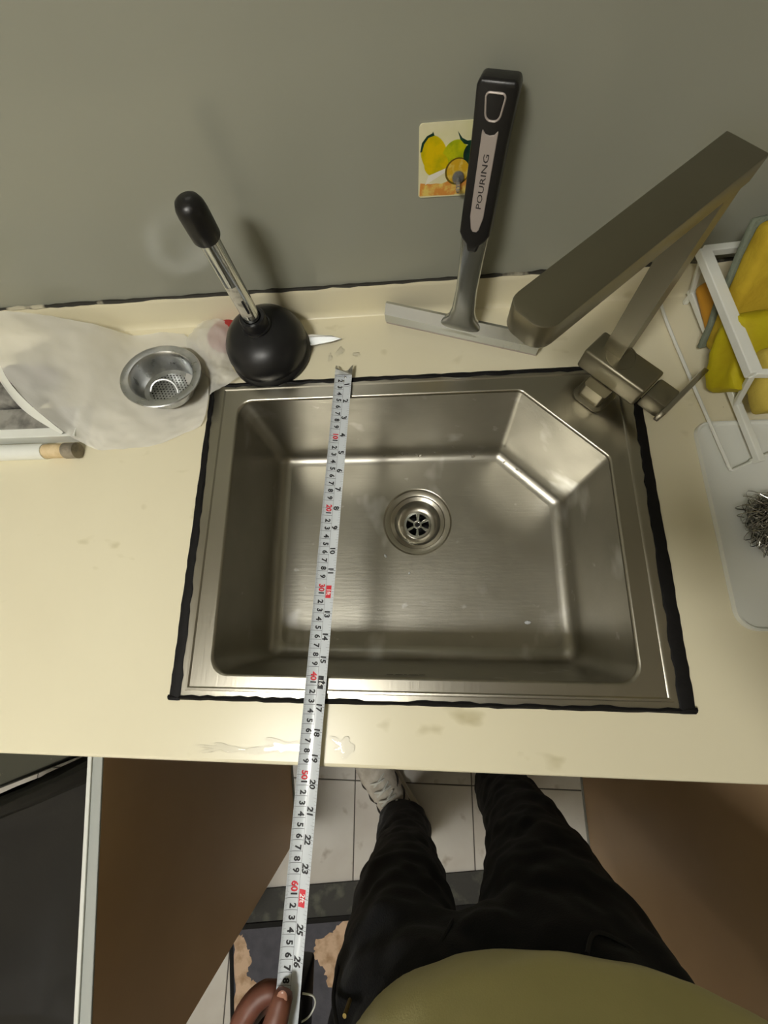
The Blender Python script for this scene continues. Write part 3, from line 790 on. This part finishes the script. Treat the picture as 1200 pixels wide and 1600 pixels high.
# ------------------------------------------------------------------ plastic film and crumpled bag
def patch(P, nu, nv, fn=None):
    """P: grid of control points [rows][cols], smooth Catmull-Rom surface"""
    rows = [spline(r, nu) for r in P]; out = []
    cols = list(zip(*rows)); cols = [spline(c, nv) for c in cols]
    L = [list(r) for r in zip(*cols)]
    if fn: L = [[fn(Vector(v)) for v in r] for r in L]
    return loops([[tuple(v) for v in r] for r in L], closed=False)
def wr(amp, f):
    return lambda v: Vector((v.x, v.y, max(.05, v.z + amp * mnoise.noise(v * f) + amp * .5 * mnoise.noise(v * f * 2.7))))
film = patch([[(-51, 8.3, 7.2), (-44, 8.0, 6.2), (-37.2, 7.6, 4.2), (-33, 8.2, .6), (-28, 8.6, .3), (-25, 8, .25)],
              [(-47.6, 3.5, 8.0), (-42, 3.4, 6.4), (-36.8, 3.2, 4.0), (-32.5, 3.4, .8), (-27, 3.5, .3), (-21, 4, .25)],
              [(-44.6, -2.2, 7.4), (-40.6, -2.0, 5.6), (-36, -2.0, 2.9), (-31.8, -2, .6), (-25, -2, .25), (-19.6, -1.2, .9)],
              [(-41.9, -5.7, 6.0), (-39.2, -5.6, 4.0), (-35.2, -6.0, 1.6), (-31, -6, .5), (-25, -6, .3), (-19.4, -4.6, 1.0)],
              [(-38.6, -8.9, 2.8), (-37, -8.9, 1.4), (-34.6, -9.3, .6), (-30.8, -9.2, .3), (-25.5, -8.8, .25), (-19.9, -6.6, .5)],
              [(-37.0, -9.9, .8), (-36.4, -10.2, .4), (-34.8, -10.6, .15), (-30.6, -10.5, .12), (-26, -9.9, .12), (-20.4, -7.4, .15)]], 9, 9, wr(.26, .5))
o = add('plastic_sheet', film, m_film, smooth=True); tag(o, 'milky white plastic sheet lifted at the left and lying flat under the strainer', 'plastic sheet')
inner = patch([[(-47.7, 3.5, 7.9), (-44.7, -2.2, 7.3), (-42.0, -5.75, 5.9), (-38.7, -8.95, 2.7)],
               [(-50.5, 3.6, 6.0), (-47.2, -1.5, 5.9), (-43.2, -5.9, 5.0), (-39.1, -9.0, 2.5)],
               [(-53.4, 3.6, 4.2), (-49.6, -.6, 4.2), (-44.2, -6.0, 4.1), (-39.4, -9.05, 2.3)]], 6, 5)
add('inner_face', inner, m_tray, o, smooth=True)
cr = patch([[(-23.6, 9.0, .3), (-21.5, 9.6, 1.2), (-19, 9.4, 1.3), (-16.6, 9.0, .5)],
            [(-24.4, 6.5, .4), (-21.6, 6.6, 2.2), (-18.6, 6.4, 2.0), (-16.6, 5.6, .8)],
            [(-23.2, 3.2, .4), (-20.8, 3.0, 1.7), (-18.4, 2.6, 1.6), (-16.8, 2.4, .6)],
            [(-20.8, .2, .4), (-19.4, .2, 1.4), (-17.8, .4, 1.2), (-16.2, 1.0, .5)],
            [(-19.9, -1.4, .35), (-18.8, -1.2, 1.1), (-17.4, -.6, .9), (-15.2, .2, .4)],
            [(-20.0, -3.0, .3), (-19.0, -2.7, .9), (-17.8, -1.8, .8), (-15.6, -.6, .75)]], 8, 8, wr(.35, .6))
o = add('crumpled_bag', cr, m_bag, smooth=True); tag(o, 'crumpled clear plastic bag between the strainer and the black plunger', 'plastic bag')
g = lathe([(2.6, .1), (2.7, .3), (2.7, .9), (2.5, 1.05), (.02, 1.05)], (-18.2, 7.0, 0), 32)
tag(add('red_lid', g, m_redlid, smooth=True), 'red round lid showing behind the crumpled bag and the plunger', 'lid')
# steel tongue behind the plunger: two flat tapered leaves
tw = thing('tweezers', 'pointed steel tweezers sticking out right of the plunger', 'tweezers', -4, 5.8, 0)
for dzz, dy in ((.05, 0.35), (.35, -.35)):
    add('leaf', prism([(-9, 5.6 + dy - .5), (-5.2, 5.5 + dy - .55), (-2.2, 5.6 + dy * .6 - .35), (-.6, 5.6 + dy * .3), (-2.2, 5.9 + dy * .6 + .3), (-5.2, 6.1 + dy + .35), (-9, 5.9 + dy + .3)], dzz, dzz + .14, .03, 1), m_chrome, tw)

# ------------------------------------------------------------------ things under the lifted sheet, left
bx = thing('flat_box', 'long white flat box with a grey top at the left frame edge', 'box', -47, -7, 0)
add('box_body', box(-72, -37.6, -9.2, -4.6, .02, 2.1, .12), m_white, bx)
add('grey_top', box(-71.6, -38.2, -7.9, -4.8, 2.1, 2.35, .06), m_greycloth, bx)
tb = thing('white_tube', 'white plastic tube with a tan collar and grey end cap', 'tube', -45, -11.1, 0)
def xt(x0, x1, r, z=1.15, y=-11.0): return tube([(x0, y, z), (x1, y, z)], r, 24)
add('barrel', xt(-70, -42.3, 1.12), m_white, tb, smooth=True)
add('collar', xt(-42.3, -39.2, 1.0, 1.13), m_tan, tb, smooth=True)
add('end_cap', join(xt(-39.25, -37.5, 1.12, 1.14)), m_greycap, tb, smooth=True)
def lump(c, r, amp, f, seed):
    g = ball(c, r, 28, 18)
    q = [Vector(c) + (Vector(v) - Vector(c)) * (1 + amp * mnoise.noise(Vector(v) * f + Vector((seed, 0, 0)))) for v in g[0]]
    return [(v.x, v.y, max(.06, v.z)) for v in q], g[1]
o = add('grey_rag', lump((-51, -2.6, 1.7), (5.5, 2.2, 1.65), .35, .5, 3), m_greycloth, smooth=True); tag(o, 'crumpled grey rag under the lifted plastic sheet', 'rag')
o = add('purple_rag', lump((-47.5, .9, 1.9), (4.6, 1.7, 1.85), .3, .5, 9), m_purple, smooth=True); tag(o, 'dark purple rag behind the grey rag under the sheet', 'rag')

# ------------------------------------------------------------------ right: tray, rack, sponges, wire scrubber
ty = thing('drip_tray', 'shallow white drip tray on the worktop right of the sink', 'tray', 58, -22, 0)
tpoly = round_poly([(44.5, -34.6), (74, -34.6), (74, -9.6), (44.3, -9.6)], [2.2, 2, 2, 1.8], 6)
add('tray_base', prism(tpoly, .02, .22), m_tray, ty)
tin = round_poly(inset_poly([(44.5, -34.6), (74, -34.6), (74, -9.6), (44.3, -9.6)], [.5] * 4), [1.8, 1.6, 1.6, 1.4], 6)
add('tray_rim', loops([[(x, y, .2) for x, y in tpoly], [(x, y, .6) for x, y in inset_poly(tpoly, [.08] * len(tpoly))], [(x, y, .6) for x, y in inset_poly(tpoly, [.3] * len(tpoly))], [(x, y, .2) for x, y in tin]]), m_tray, ty, smooth=True)

rk = thing('sponge_rack', 'white wire and bar rack holding yellow sponges at the right edge', 'rack', 50, -2, 0)
add('base_wire', tube(spline([(43.2, 8.6, .62), (43.6, 4.6, .62), (45.2, -5.5, .72), (46.7, -14.6, .92), (46.95, -15.9, .92), (47.6, -16.1, .92), (52.5, -13.9, .92), (62, -9.8, .8)], 6), .2, 8), m_white, rk, smooth=True)
def bar3(a, b, wv, hv, up=Vector((0, 0, 1))):
    a, b = Vector(a), Vector(b); d = (b - a); Ln = d.length; d.normalize(); s_ = d.cross(up).normalized(); u_ = s_.cross(d)
    g = box(0, Ln, -wv / 2, wv / 2, -hv / 2, hv / 2, .1, 2)
    return [tuple(a + d * v[0] + s_ * v[1] + u_ * v[2]) for v in g[0]], g[1]
add('top_rail', bar3((44.0, 8.6, 8.2), (46.0, -8.2, 8.2), 1.3, 1.0), m_white, rk)
add('end_rail', bar3((44.0, 8.6, 8.2), (58, 9.4, 8.2), .9, .9), m_white, rk)
add('front_rail', bar3((46.0, -8.0, 8.2), (60, -8.9, 8.2), .7, .8), m_white, rk)
add('bottom_rail', bar3((46.6, 9.0, 1.7), (49.8, -15.6, 1.7), .75, .8), m_white, rk)
for x0, y0, x1, y1 in ((44.1, 8.2, 46.7, 8.6), (46.0, -8.0, 48.8, -8.0)):
    add('post', bar3((x0, y0, 8.0), (x1, y1, 1.5), .6, .6, Vector((0, 1, 0))), m_white, rk)
for y0 in (-15.2, 8.4):
    add('foot', bar3((49.7 if y0 < 0 else 46.7, y0, 1.5), (49.7 if y0 < 0 else 46.7, y0, .65 if y0 < 0 else .05), .6, .6, Vector((0, 1, 0))), m_white, rk)
for yy in (-4, 1, 6):
    add('floor_bar', bar3((47.9 - yy * .13, yy, 1.7), (62, yy, 1.7), .35, .35), m_white, rk)
def slab_sponge(c, sx, sy, sz, rot, seed, amp=.25):
    g = box(-sx / 2, sx / 2, -sy / 2, sy / 2, -sz / 2, sz / 2, min(sz * .3, .9), 3)
    bm = bmesh.new(); vs = [bm.verts.new(v) for v in g[0]]
    for f in g[1]: bm.faces.new([vs[i] for i in f])
    bmesh.ops.subdivide_edges(bm, edges=[e for e in bm.edges if e.calc_length() > 2], cuts=4, use_grid_fill=True)
    for v in bm.verts: v.co += Vector((mnoise.noise(v.co * .4 + Vector((seed, 0, 0))), mnoise.noise(v.co * .4 + Vector((0, seed, 0))), mnoise.noise(v.co * .4 + Vector((0, 0, seed))))) * amp
    g = from_bm(bm); R = rot
    return [tuple(Vector(c) + R @ Vector(v)) for v in g[0]], g[1]
def eul(x, y, z): return (Matrix.Rotation(math.radians(z), 3, 'Z') @ Matrix.Rotation(math.radians(y), 3, 'Y') @ Matrix.Rotation(math.radians(x), 3, 'X'))
r1 = eul(62, 0, 8)
s1 = thing('sponge', 'large mustard yellow sponge with a grey scouring layer, topmost in the rack', 'sponge', 49, 3, 2)
add('foam', slab_sponge((50.2, 2.9, 8.2), 8.5, 13.5, 2.6, r1, 1), m_yellow1, s1, smooth=True)
add('scouring_layer', slab_sponge(tuple(Vector((50.2, 2.9, 8.2)) + r1 @ Vector((0, 0, -1.55))), 8.9, 13.9, .7, r1, 1), m_scour, s1, smooth=True)
o = add('cleaning_cloth', slab_sponge((49.6, -3.4, 5.0), 8.6, 8.6, 4.4, eul(35, 12, 10), 5, .8), m_yellow2, smooth=True)
tag(o, 'bright lemon yellow cleaning cloth bulging out under the rack rail', 'cloth')
o = add('pale_sponge', slab_sponge((52.0, -7.6, 6.2), 9.0, 7.0, 3.0, eul(20, 0, 4), 8, .4), m_yellow3, smooth=True)
tag(o, 'pale dull yellow sponge at the front end of the rack', 'sponge')
o = add('orange_scraper', slab_sponge((47.3, 4.6, 3.6), 2.0, 6.5, 2.4, eul(10, 20, 8), 4, .3), m_orange, smooth=True)
tag(o, 'small orange brown pad low in the rack below the mustard sponge', 'sponge')
# steel wool: curled flat wire
random.seed(21)
ws = []
for i in range(190):
    a0 = random.uniform(0, 6.28); c = Vector((49.7, -23.0, 1.7)); rr = random.uniform(.7, 2.3)
    pts = []
    ax = Vector((random.uniform(-1, 1), random.uniform(-1, 1), random.uniform(-.5, .5))).normalized(); e1, e2 = frame_at(ax)
    off = Vector((max(-1.7, min(1.7, random.gauss(0, .9))), max(-2.1, min(2.1, random.gauss(0, 1.2))), random.gauss(0, .25)))
    for k in range(26):
        a = a0 + k * .42; q = c + off + e1 * (rr * math.cos(a)) + e2 * (rr * .8 * math.sin(a)) + ax * (.06 * (k - 13))
        q.z = max(.34, c.z + (q.z - c.z) * .5); pts.append(q)
    ws.append(tube(pts, .05, 4, cap=False, flat=.4))
o = add('steel_wool', join(*ws), m_wool); tag(o, 'tangled steel wool scourer lying on the white drip tray', 'scourer')

# ------------------------------------------------------------------ floor mat
fm = thing('floor_mat', 'slate grey floor mat with peach printed patches behind the open door', 'mat', -10, -125, -85)
def rot2(pts, a, c): 
    ca_, sa_ = math.cos(a), math.sin(a)
    return [(c[0] + (x - c[0]) * ca_ - (y - c[1]) * sa_, c[1] + (x - c[0]) * sa_ + (y - c[1]) * ca_) for x, y in pts]
MA = .13
add('mat_field', prism(rot2([(-43.5, -178), (44, -178), (44, -115.7), (-43.5, -115.7)], MA, (-43.5, -115.7)), -84.98, -84.55), m_mat, fm)
bord = [(-44.4, -178), (-43.4, -178), (-43.4, -116.2), (44, -116.2), (44, -115.0), (-44.4, -115.0)]
add('mat_border', prism(rot2(bord, MA, (-43.5, -115.7)), -84.98, -84.3), m_seal, fm)
bnd = thing('mat_strip', 'dark marbled mat strip across the tiles between mat and feet', 'mat', -10, -108, -85)
add('strip', prism(rot2([(-60, -114.8), (46, -114.8), (46, -107.4), (-60, -107.4)], MA * .95, (-43.5, -115.7)), -84.98, -84.5), m_matband, bnd)
for i, pts in enumerate(([(-12.4, -111.6), (-4, -110.0), (4, -112), (6, -124), (-10.5, -128), (-16, -126.5), (-17.5, -123), (-20.5, -120), (-19.8, -117), (-15.5, -115)],
                         [(-43.0, -117.5), (-40.5, -117), (-38.6, -120), (-37.4, -123), (-38.6, -125.5), (-36, -127), (-35.2, -130), (-34, -138), (-40.6, -138), (-41.6, -128)])):
    add('printed_patch', prism(ragged(pts, 7, .35, i + 4), -84.54, -84.5), m_patch, fm)

# ------------------------------------------------------------------ the person holding the tape
pe = thing('person', 'person in an olive shirt and dark jeans holding the measuring tape', 'person', 18, -78, -85)
limb = lambda pts, rr, n=5, seg=16, flat=1.0: tube(spline(pts, n), [rr[min(int(i / n), len(rr) - 2)] * (1 - (i % n) / n) + rr[min(int(i / n) + 1, len(rr) - 1)] * ((i % n) / n) if i < n * (len(rr) - 1) else rr[-1] for i in range(n * (len(pts) - 1) + 1)], seg, True, flat)
# jeans
jl = ell_loft([(4.4, -86.0, -77.5, 6.8, 6.6), (4.7, -85.6, -70, 6.7, 6.6), (5.4, -83.6, -58, 6.3, 6.8), (6.2, -80.4, -44, 6.7, 7.6), (6.6, -77.6, -30, 7.6, 8.4), (7.4, -77, -15, 8.6, 9.2), (9.5, -76.5, -4, 9.4, 9.8), (11.5, -76.6, 4, 8.6, 8.6)])
jr = ell_loft([(30.2, -75.5, -77.5, 7.0, 7.4), (30.3, -75.8, -70, 7.0, 7.4), (30.6, -75.6, -58, 7.4, 8.0), (30.2, -74.8, -44, 8.2, 8.6), (29.0, -74.8, -30, 9.6, 9.4), (27.6, -75, -15, 12.2, 10.2), (27.0, -75.6, -4, 13.4, 9.9), (26.4, -76.4, 4, 12.2, 8.8)])
pv = ell_loft([(19.0, -75.6, -13, 12, 8.2), (19.2, -75.8, -8, 17.4, 9.6), (19.6, -76.2, 0, 18.0, 9.2), (20.2, -76.4, 6, 17.0, 8.8)])
j = add('jeans', join(jl, jr, pv), m_denim, pe, smooth=True); remesh(j, .008, 6, (.016, .045))
for pts in ([(10.8, -66.9, -3), (12.2, -67.0, -6), (13.4, -67.9, -10), (13.8, -70.2, -13)],
            [(26.2, -65.9, -3), (28.2, -65.5, -5.5), (32, -66.9, -5.2), (35.6, -69.8, -3.2)],
            [(2.2, -70.6, 2), (.2, -72.4, -5), (-.6, -74.5, -14), (-.8, -76.5, -24)]):
    add('seam', tube(spline(pts, 5), .22, 6), m_seam, j, smooth=True)
add('zip_pull', tube([(2.6, -68.9, 2.0), (2.8, -69.0, .2)], .2, 8), m_brass, j, smooth=True)
# shirt
sh = ell_loft([(21.8, -75.8, -2.4, 20.6, 10.5), (22.8, -75.6, 1, 21.6, 12.2), (23.8, -75.4, 6, 22.4, 14.4), (23.4, -75.6, 12, 21.8, 14.6), (21, -76.2, 22, 17.8, 12.8), (20.4, -76.4, 34, 17.6, 12.2), (20.2, -77, 46, 18.4, 11.0), (20.2, -77.4, 53, 18.6, 8.6), (20.2, -77.6, 57, 13.5, 7.4), (20.2, -77.6, 59.5, 8, 6.6), (20.2, -77.6, 61, 6.8, 6.4)])
sl1 = limb([(4.5, -77.4, 52), (-1, -78.5, 45), (-5.5, -80.2, 36), (-8.2, -81.6, 30)], [7.4, 7.0, 6.6, 6.4])
sl2 = limb([(36, -77.4, 52), (39.6, -75.8, 45), (41.4, -72.4, 37), (41.8, -70, 32.5)], [7.4, 7.0, 6.6, 6.4])
s_ = add('shirt', join(sh, sl1, sl2), m_shirt, pe, smooth=True); remesh(s_, .009, 6, (.008, .07))
# body: head, neck, trunk, arms, hands and legs as one surface
G = []
G.append(ell_loft([(20.2, -76.6, -10, 14, 8.5), (20.4, -76, 5, 15.5, 11), (20.4, -76.6, 22, 15, 10.5), (20.2, -77.2, 44, 15.8, 9.5), (20.2, -77.6, 54, 12, 6.5), (20.2, -77.8, 58, 6.5, 6)]))
G.append(limb([(20.2, -77.8, 54), (20.2, -77, 62), (20.2, -76.2, 68)], [6.2, 5.7, 5.6]))
HC = Vector((20.2, -74.6, 74.0)); HR = Matrix.Rotation(math.radians(-28), 3, 'X')
G.append(ball(HC + HR @ Vector((0, -1.2, 3.2)), (7.6, 9.4, 8.8), 28, 18, HR))
G.append(ball(HC + HR @ Vector((0, 1.2, -3.8)), (6.0, 7.2, 8.0), 28, 18, HR))
G.append(ball(HC + HR @ Vector((0, 8.2, -9.2)), (2.6, 1.9, 2.0), 16, 10, HR))                       # chin
G.append(limb([HC + HR @ Vector((0, 8.0, 2.2)), HC + HR @ Vector((0, 9.6, -1.0)), HC + HR @ Vector((0, 10.2, -2.6))], [.9, 1.2, 1.6], 5, 12))  # nose
G.append(ball(HC + HR @ Vector((0, 8.1, -5.6)), (2.4, 1.1, .8), 14, 8, HR))                         # mouth
G.append(limb([HC + HR @ Vector((-5, 7.0, 3.2)), HC + HR @ Vector((0, 8.4, 3.4)), HC + HR @ Vector((5, 7.0, 3.2))], [.9, 1.1, .9], 5, 10))     # brow
for sx in (-1, 1):
    G.append(ball(HC + HR @ Vector((sx * 7.5, -.6, -.6)), (.9, 2.0, 3.2), 14, 10, HR))              # ears
def hand(chains, palm):
    for pts, rr in chains: G.append(limb(pts, rr, 5, 12))
    for pts, rr, fl_ in palm: G.append(limb(pts, rr, 5, 16, fl_))
# left arm and the hand on the tape
G.append(limb([(5, -77.4, 52), (-3, -79.5, 41), (-10, -83.4, 27), (-12.4, -86.6, 18), (-12.0, -86.0, 8), (-11.2, -84.2, -.5)], [5.2, 4.9, 4.5, 4.2, 3.6, 2.6]))
hand([([(-7.6, -79.0, -.2), (-5.4, -74.4, 1.6), (-4.0, -70.4, 2.4), (-3.1, -67.5, 1.85)], [1.6, 1.4, 1.22, .95]),
      ([(-9.0, -75.8, -1.0), (-7.9, -71.9, -.4), (-6.1, -69.7, -.4), (-4.3, -69.2, -.5)], [1.2, 1.12, 1.0, .85]),
      ([(-9.8, -76.6, -2.6), (-8.4, -72.4, -2.2), (-6.4, -70.6, -2.3), (-4.9, -70.8, -2.4)], [1.1, 1.0, .9, .8]),
      ([(-9.9, -77.6, -4.2), (-8.2, -74.0, -4.0), (-6.4, -72.6, -4.0), (-5.0, -72.8, -4.1)], [1.05, .95, .86, .76]),
      ([(-9.9, -78.8, -5.6), (-8.2, -76.2, -5.6), (-6.6, -75.2, -5.6), (-5.2, -75.4, -5.6)], [.95, .84, .76, .68])],
     [([(-11.2, -84.2, -.8), (-10.4, -80.4, -1.8), (-9.7, -76.8, -2.8)], [2.5, 3.0, 3.0], .62), ([(-11, -83.6, -.6), (-8.8, -81.0, -.4), (-7.4, -79.0, .2)], [2.2, 1.9, 1.4], 1.0)])
# right arm raised behind the phone
PHC = CAMPOS + RZ * 1.3 + RX * 1.2 - RY * 6.0
WR = PHC + RX * 6.2 - RY * 9.0 + RZ * 2.6
G.append(limb([(35.6, -77.4, 52), (40.6, -74.5, 42), (42.2, -69.4, 31), (38, -63, 33), (29.5, -56.0, 40), tuple(WR)], [5.2, 4.9, 4.5, 4.3, 3.4, 2.7]))
KN = PHC + RX * 4.6 - RY * 3.2 + RZ * 2.4
G.append(limb([tuple(WR), tuple((WR + KN) / 2 + RZ * .6), tuple(KN)], [2.6, 3.0, 2.8], 5, 16, .62))
for k in range(4):
    b0 = KN + RY * (2.4 - 1.7 * k) + RZ * .3 - RX * .2
    G.append(limb([tuple(b0), tuple(b0 + RX * .6 - RZ * 1.8), tuple(b0 - RX * 1.2 - RZ * 2.9 + RZ * .1), tuple(b0 - RX * 3.2 - RZ * 2.0)], [.95, .88, .8, .7], 5, 10))
G.append(limb([tuple(WR + RY * 2.2 - RX * .5), tuple(WR + RY * 4.6 - RX * 3.0 + RZ * .9), tuple(WR + RY * 7.4 - RX * 5.2 + RZ * .3)], [1.4, 1.15, .85], 5, 12))
# legs inside the jeans
G.append(limb([(10.5, -76.6, -4), (6.6, -77.8, -30), (6.0, -80.6, -46), (4.6, -85.8, -74), (4.5, -86, -80)], [7.0, 6.0, 5.2, 4.0, 3.6]))
G.append(limb([(27, -76, -4), (29, -75.4, -30), (30, -75.4, -46), (30.2, -76, -74), (30.2, -76.2, -80)], [7.0, 6.2, 5.4, 4.0, 3.6]))
b_ = add('body', join(*G), m_skin, pe, smooth=True); remesh(b_, .0042, 4)
# nails on the tape hand
add('thumb_nail', ball((-3.2, -67.65, 2.55), (.52, .72, .16), 12, 8, eul(14, 0, -14)), m_nail, b_, smooth=True)
for sx in (-1, 1):
    e = add('eye', ball(HC + HR @ Vector((sx * 3.1, 7.0, .9)), (1.35, .9, .75), 16, 10, HR), m_eye, b_, smooth=True)
    add('iris', ball(HC + HR @ Vector((sx * 3.1, 7.8, .85)), (.6, .2, .6), 12, 8, HR), m_iris, e, smooth=True)
add('lips', ball(HC + HR @ Vector((0, 8.95, -5.7)), (2.2, .55, .6), 16, 8, HR), m_lip, b_, smooth=True)
hv = ball(HC + HR @ Vector((0, -2.0, 4.0)), (8.5, 9.9, 8.9), 36, 22, HR)
bm = bmesh.new(); vs = [bm.verts.new(v) for v in hv[0]]
for f in hv[1]: bm.faces.new([vs[i] for i in f])
rm = [v for v in bm.verts if (lambda q: q.z < -4.5 or (q.y > 5.0 and q.z < 6.2) or (q.y > 1.5 and q.z < .5))(HR.inverted() @ (v.co - HC))]
bmesh.ops.delete(bm, geom=rm, context='VERTS')
for v in bm.verts: v.co += (v.co - HC).normalized() * (.5 * mnoise.noise(v.co * .5))
h_ = add('hair', from_bm(bm), m_hair, b_, smooth=True)
sm = h_.modifiers.new('thick', 'SOLIDIFY'); sm.thickness = .012; sm.offset = -1
# phone held at the picture's viewpoint, behind the lens
pg = box(-3.7, 3.7, -7.6, 7.6, -.38, .38, .3, 3)
ph = thing('phone', 'dark phone held up in the right hand of the person', 'phone', PHC.x, PHC.y, PHC.z)
add('phone_body', ([tuple(PHC + RX * v[0] + RY * v[1] + RZ * v[2]) for v in pg[0]], pg[1]), m_phone, ph, smooth=True)
# shoes
def shoe(heel, toe, z0=-84.95):
    h, t_ = Vector((heel[0], heel[1])), Vector((toe[0], toe[1])); d = (t_ - h); Ln = d.length; d.normalize(); nn = Vector((-d.y, d.x))
    secs = [(0.0, 2.6, 6.5), (.06, 3.4, 8.2), (.18, 3.9, 9.6), (.32, 4.0, 9.4), (.45, 4.2, 7.6), (.6, 4.7, 5.8), (.75, 4.9, 4.6), (.88, 4.3, 3.8), (.97, 2.8, 2.8), (1.0, 1.2, 2.0)]
    def build(zlo, zf, ex):
        L = []
        for f, hw, hh in secs:
            c = h + d * (f * Ln); ring = []
            for k in range(18):
                a = 2 * math.pi * k / 18; ca_, sa_ = math.cos(a), math.sin(a)
                x = (hw + ex) * math.copysign(abs(ca_) ** .75, ca_); zt = zlo + (zf(hh) - zlo) * (.5 + .5 * math.copysign(abs(sa_) ** .6, sa_))
                xx = x * (1 - .45 * max(0, sa_) ** 1.5 * (0 if zf(9) - zlo < 4 else 1)); q = c + nn * xx
                ring.append((q.x, q.y, zt))
            L.append(ring)
        g = loops(L); n = len(L)
        return g[0], g[1] + [tuple(range(18)), tuple((n - 1) * 18 + k for k in range(18))]
    return build(z0 + 1.2, lambda hh: z0 + 1.4 + hh, 0), build(z0, lambda hh: z0 + 2.2, .5), h, d, nn, Ln
for nm, he, to, lbl in (('a', (9.4, -92), (-8.6, -69.5), 'white patterned lace-up shoe on the left foot'), ('b', (30.5, -84.5), (33, -57.5), 'white lace-up shoe on the right foot, hidden under the worktop')):
    up_, so_, h, d, nn, Ln = shoe(he, to)
    s2 = add('shoe', up_, m_shoe, pe, smooth=True); s2['label'] = lbl
    add('sole', so_, m_sole, s2, smooth=True)
    lc = []
    for k in range(5):
        f = .36 + .075 * k; c = h + d * (f * Ln); zz = -84.95 + 2.3 + (9.2 - (f - .32) * 13.5)
        a, b = c + nn * 2.3, c - nn * 2.3 + d * 1.2
        lc.append(tube(spline([(a.x, a.y, zz - 1.1), ((a.x + b.x) / 2, (a.y + b.y) / 2, zz + .35), (b.x, b.y, zz - 1.1)], 5), .28, 6))
        a, b = c + nn * 2.3 + d * 1.2, c - nn * 2.3
        lc.append(tube(spline([(a.x, a.y, zz - 1.1), ((a.x + b.x) / 2, (a.y + b.y) / 2, zz + .5), (b.x, b.y, zz - 1.1)], 5), .28, 6))
    add('laces', join(*lc), m_white, s2, smooth=True)
    for k, (f, w_) in enumerate(((.3, 2.6), (.42, 3.0), (.54, 3.3), (.66, 3.4))):
        for sg in (-1, 1):
            c = h + d * (f * Ln) + nn * (sg * (w_ + .1)); c2 = h + d * ((f + .1) * Ln) + nn * (sg * (w_ + 1.2)); hh = [9.4, 8.0, 6.4, 5.2][k]
            add('side_stripe', tube(spline([(c.x, c.y, -84 + hh * .86), ((c.x + c2.x) / 2 + nn.x * sg * .7, (c.y + c2.y) / 2 + nn.y * sg * .7, -84 + hh * .62), (c2.x, c2.y, -84 + hh * .45)], 4), .3, 6), m_shoe_dark, s2, smooth=True)
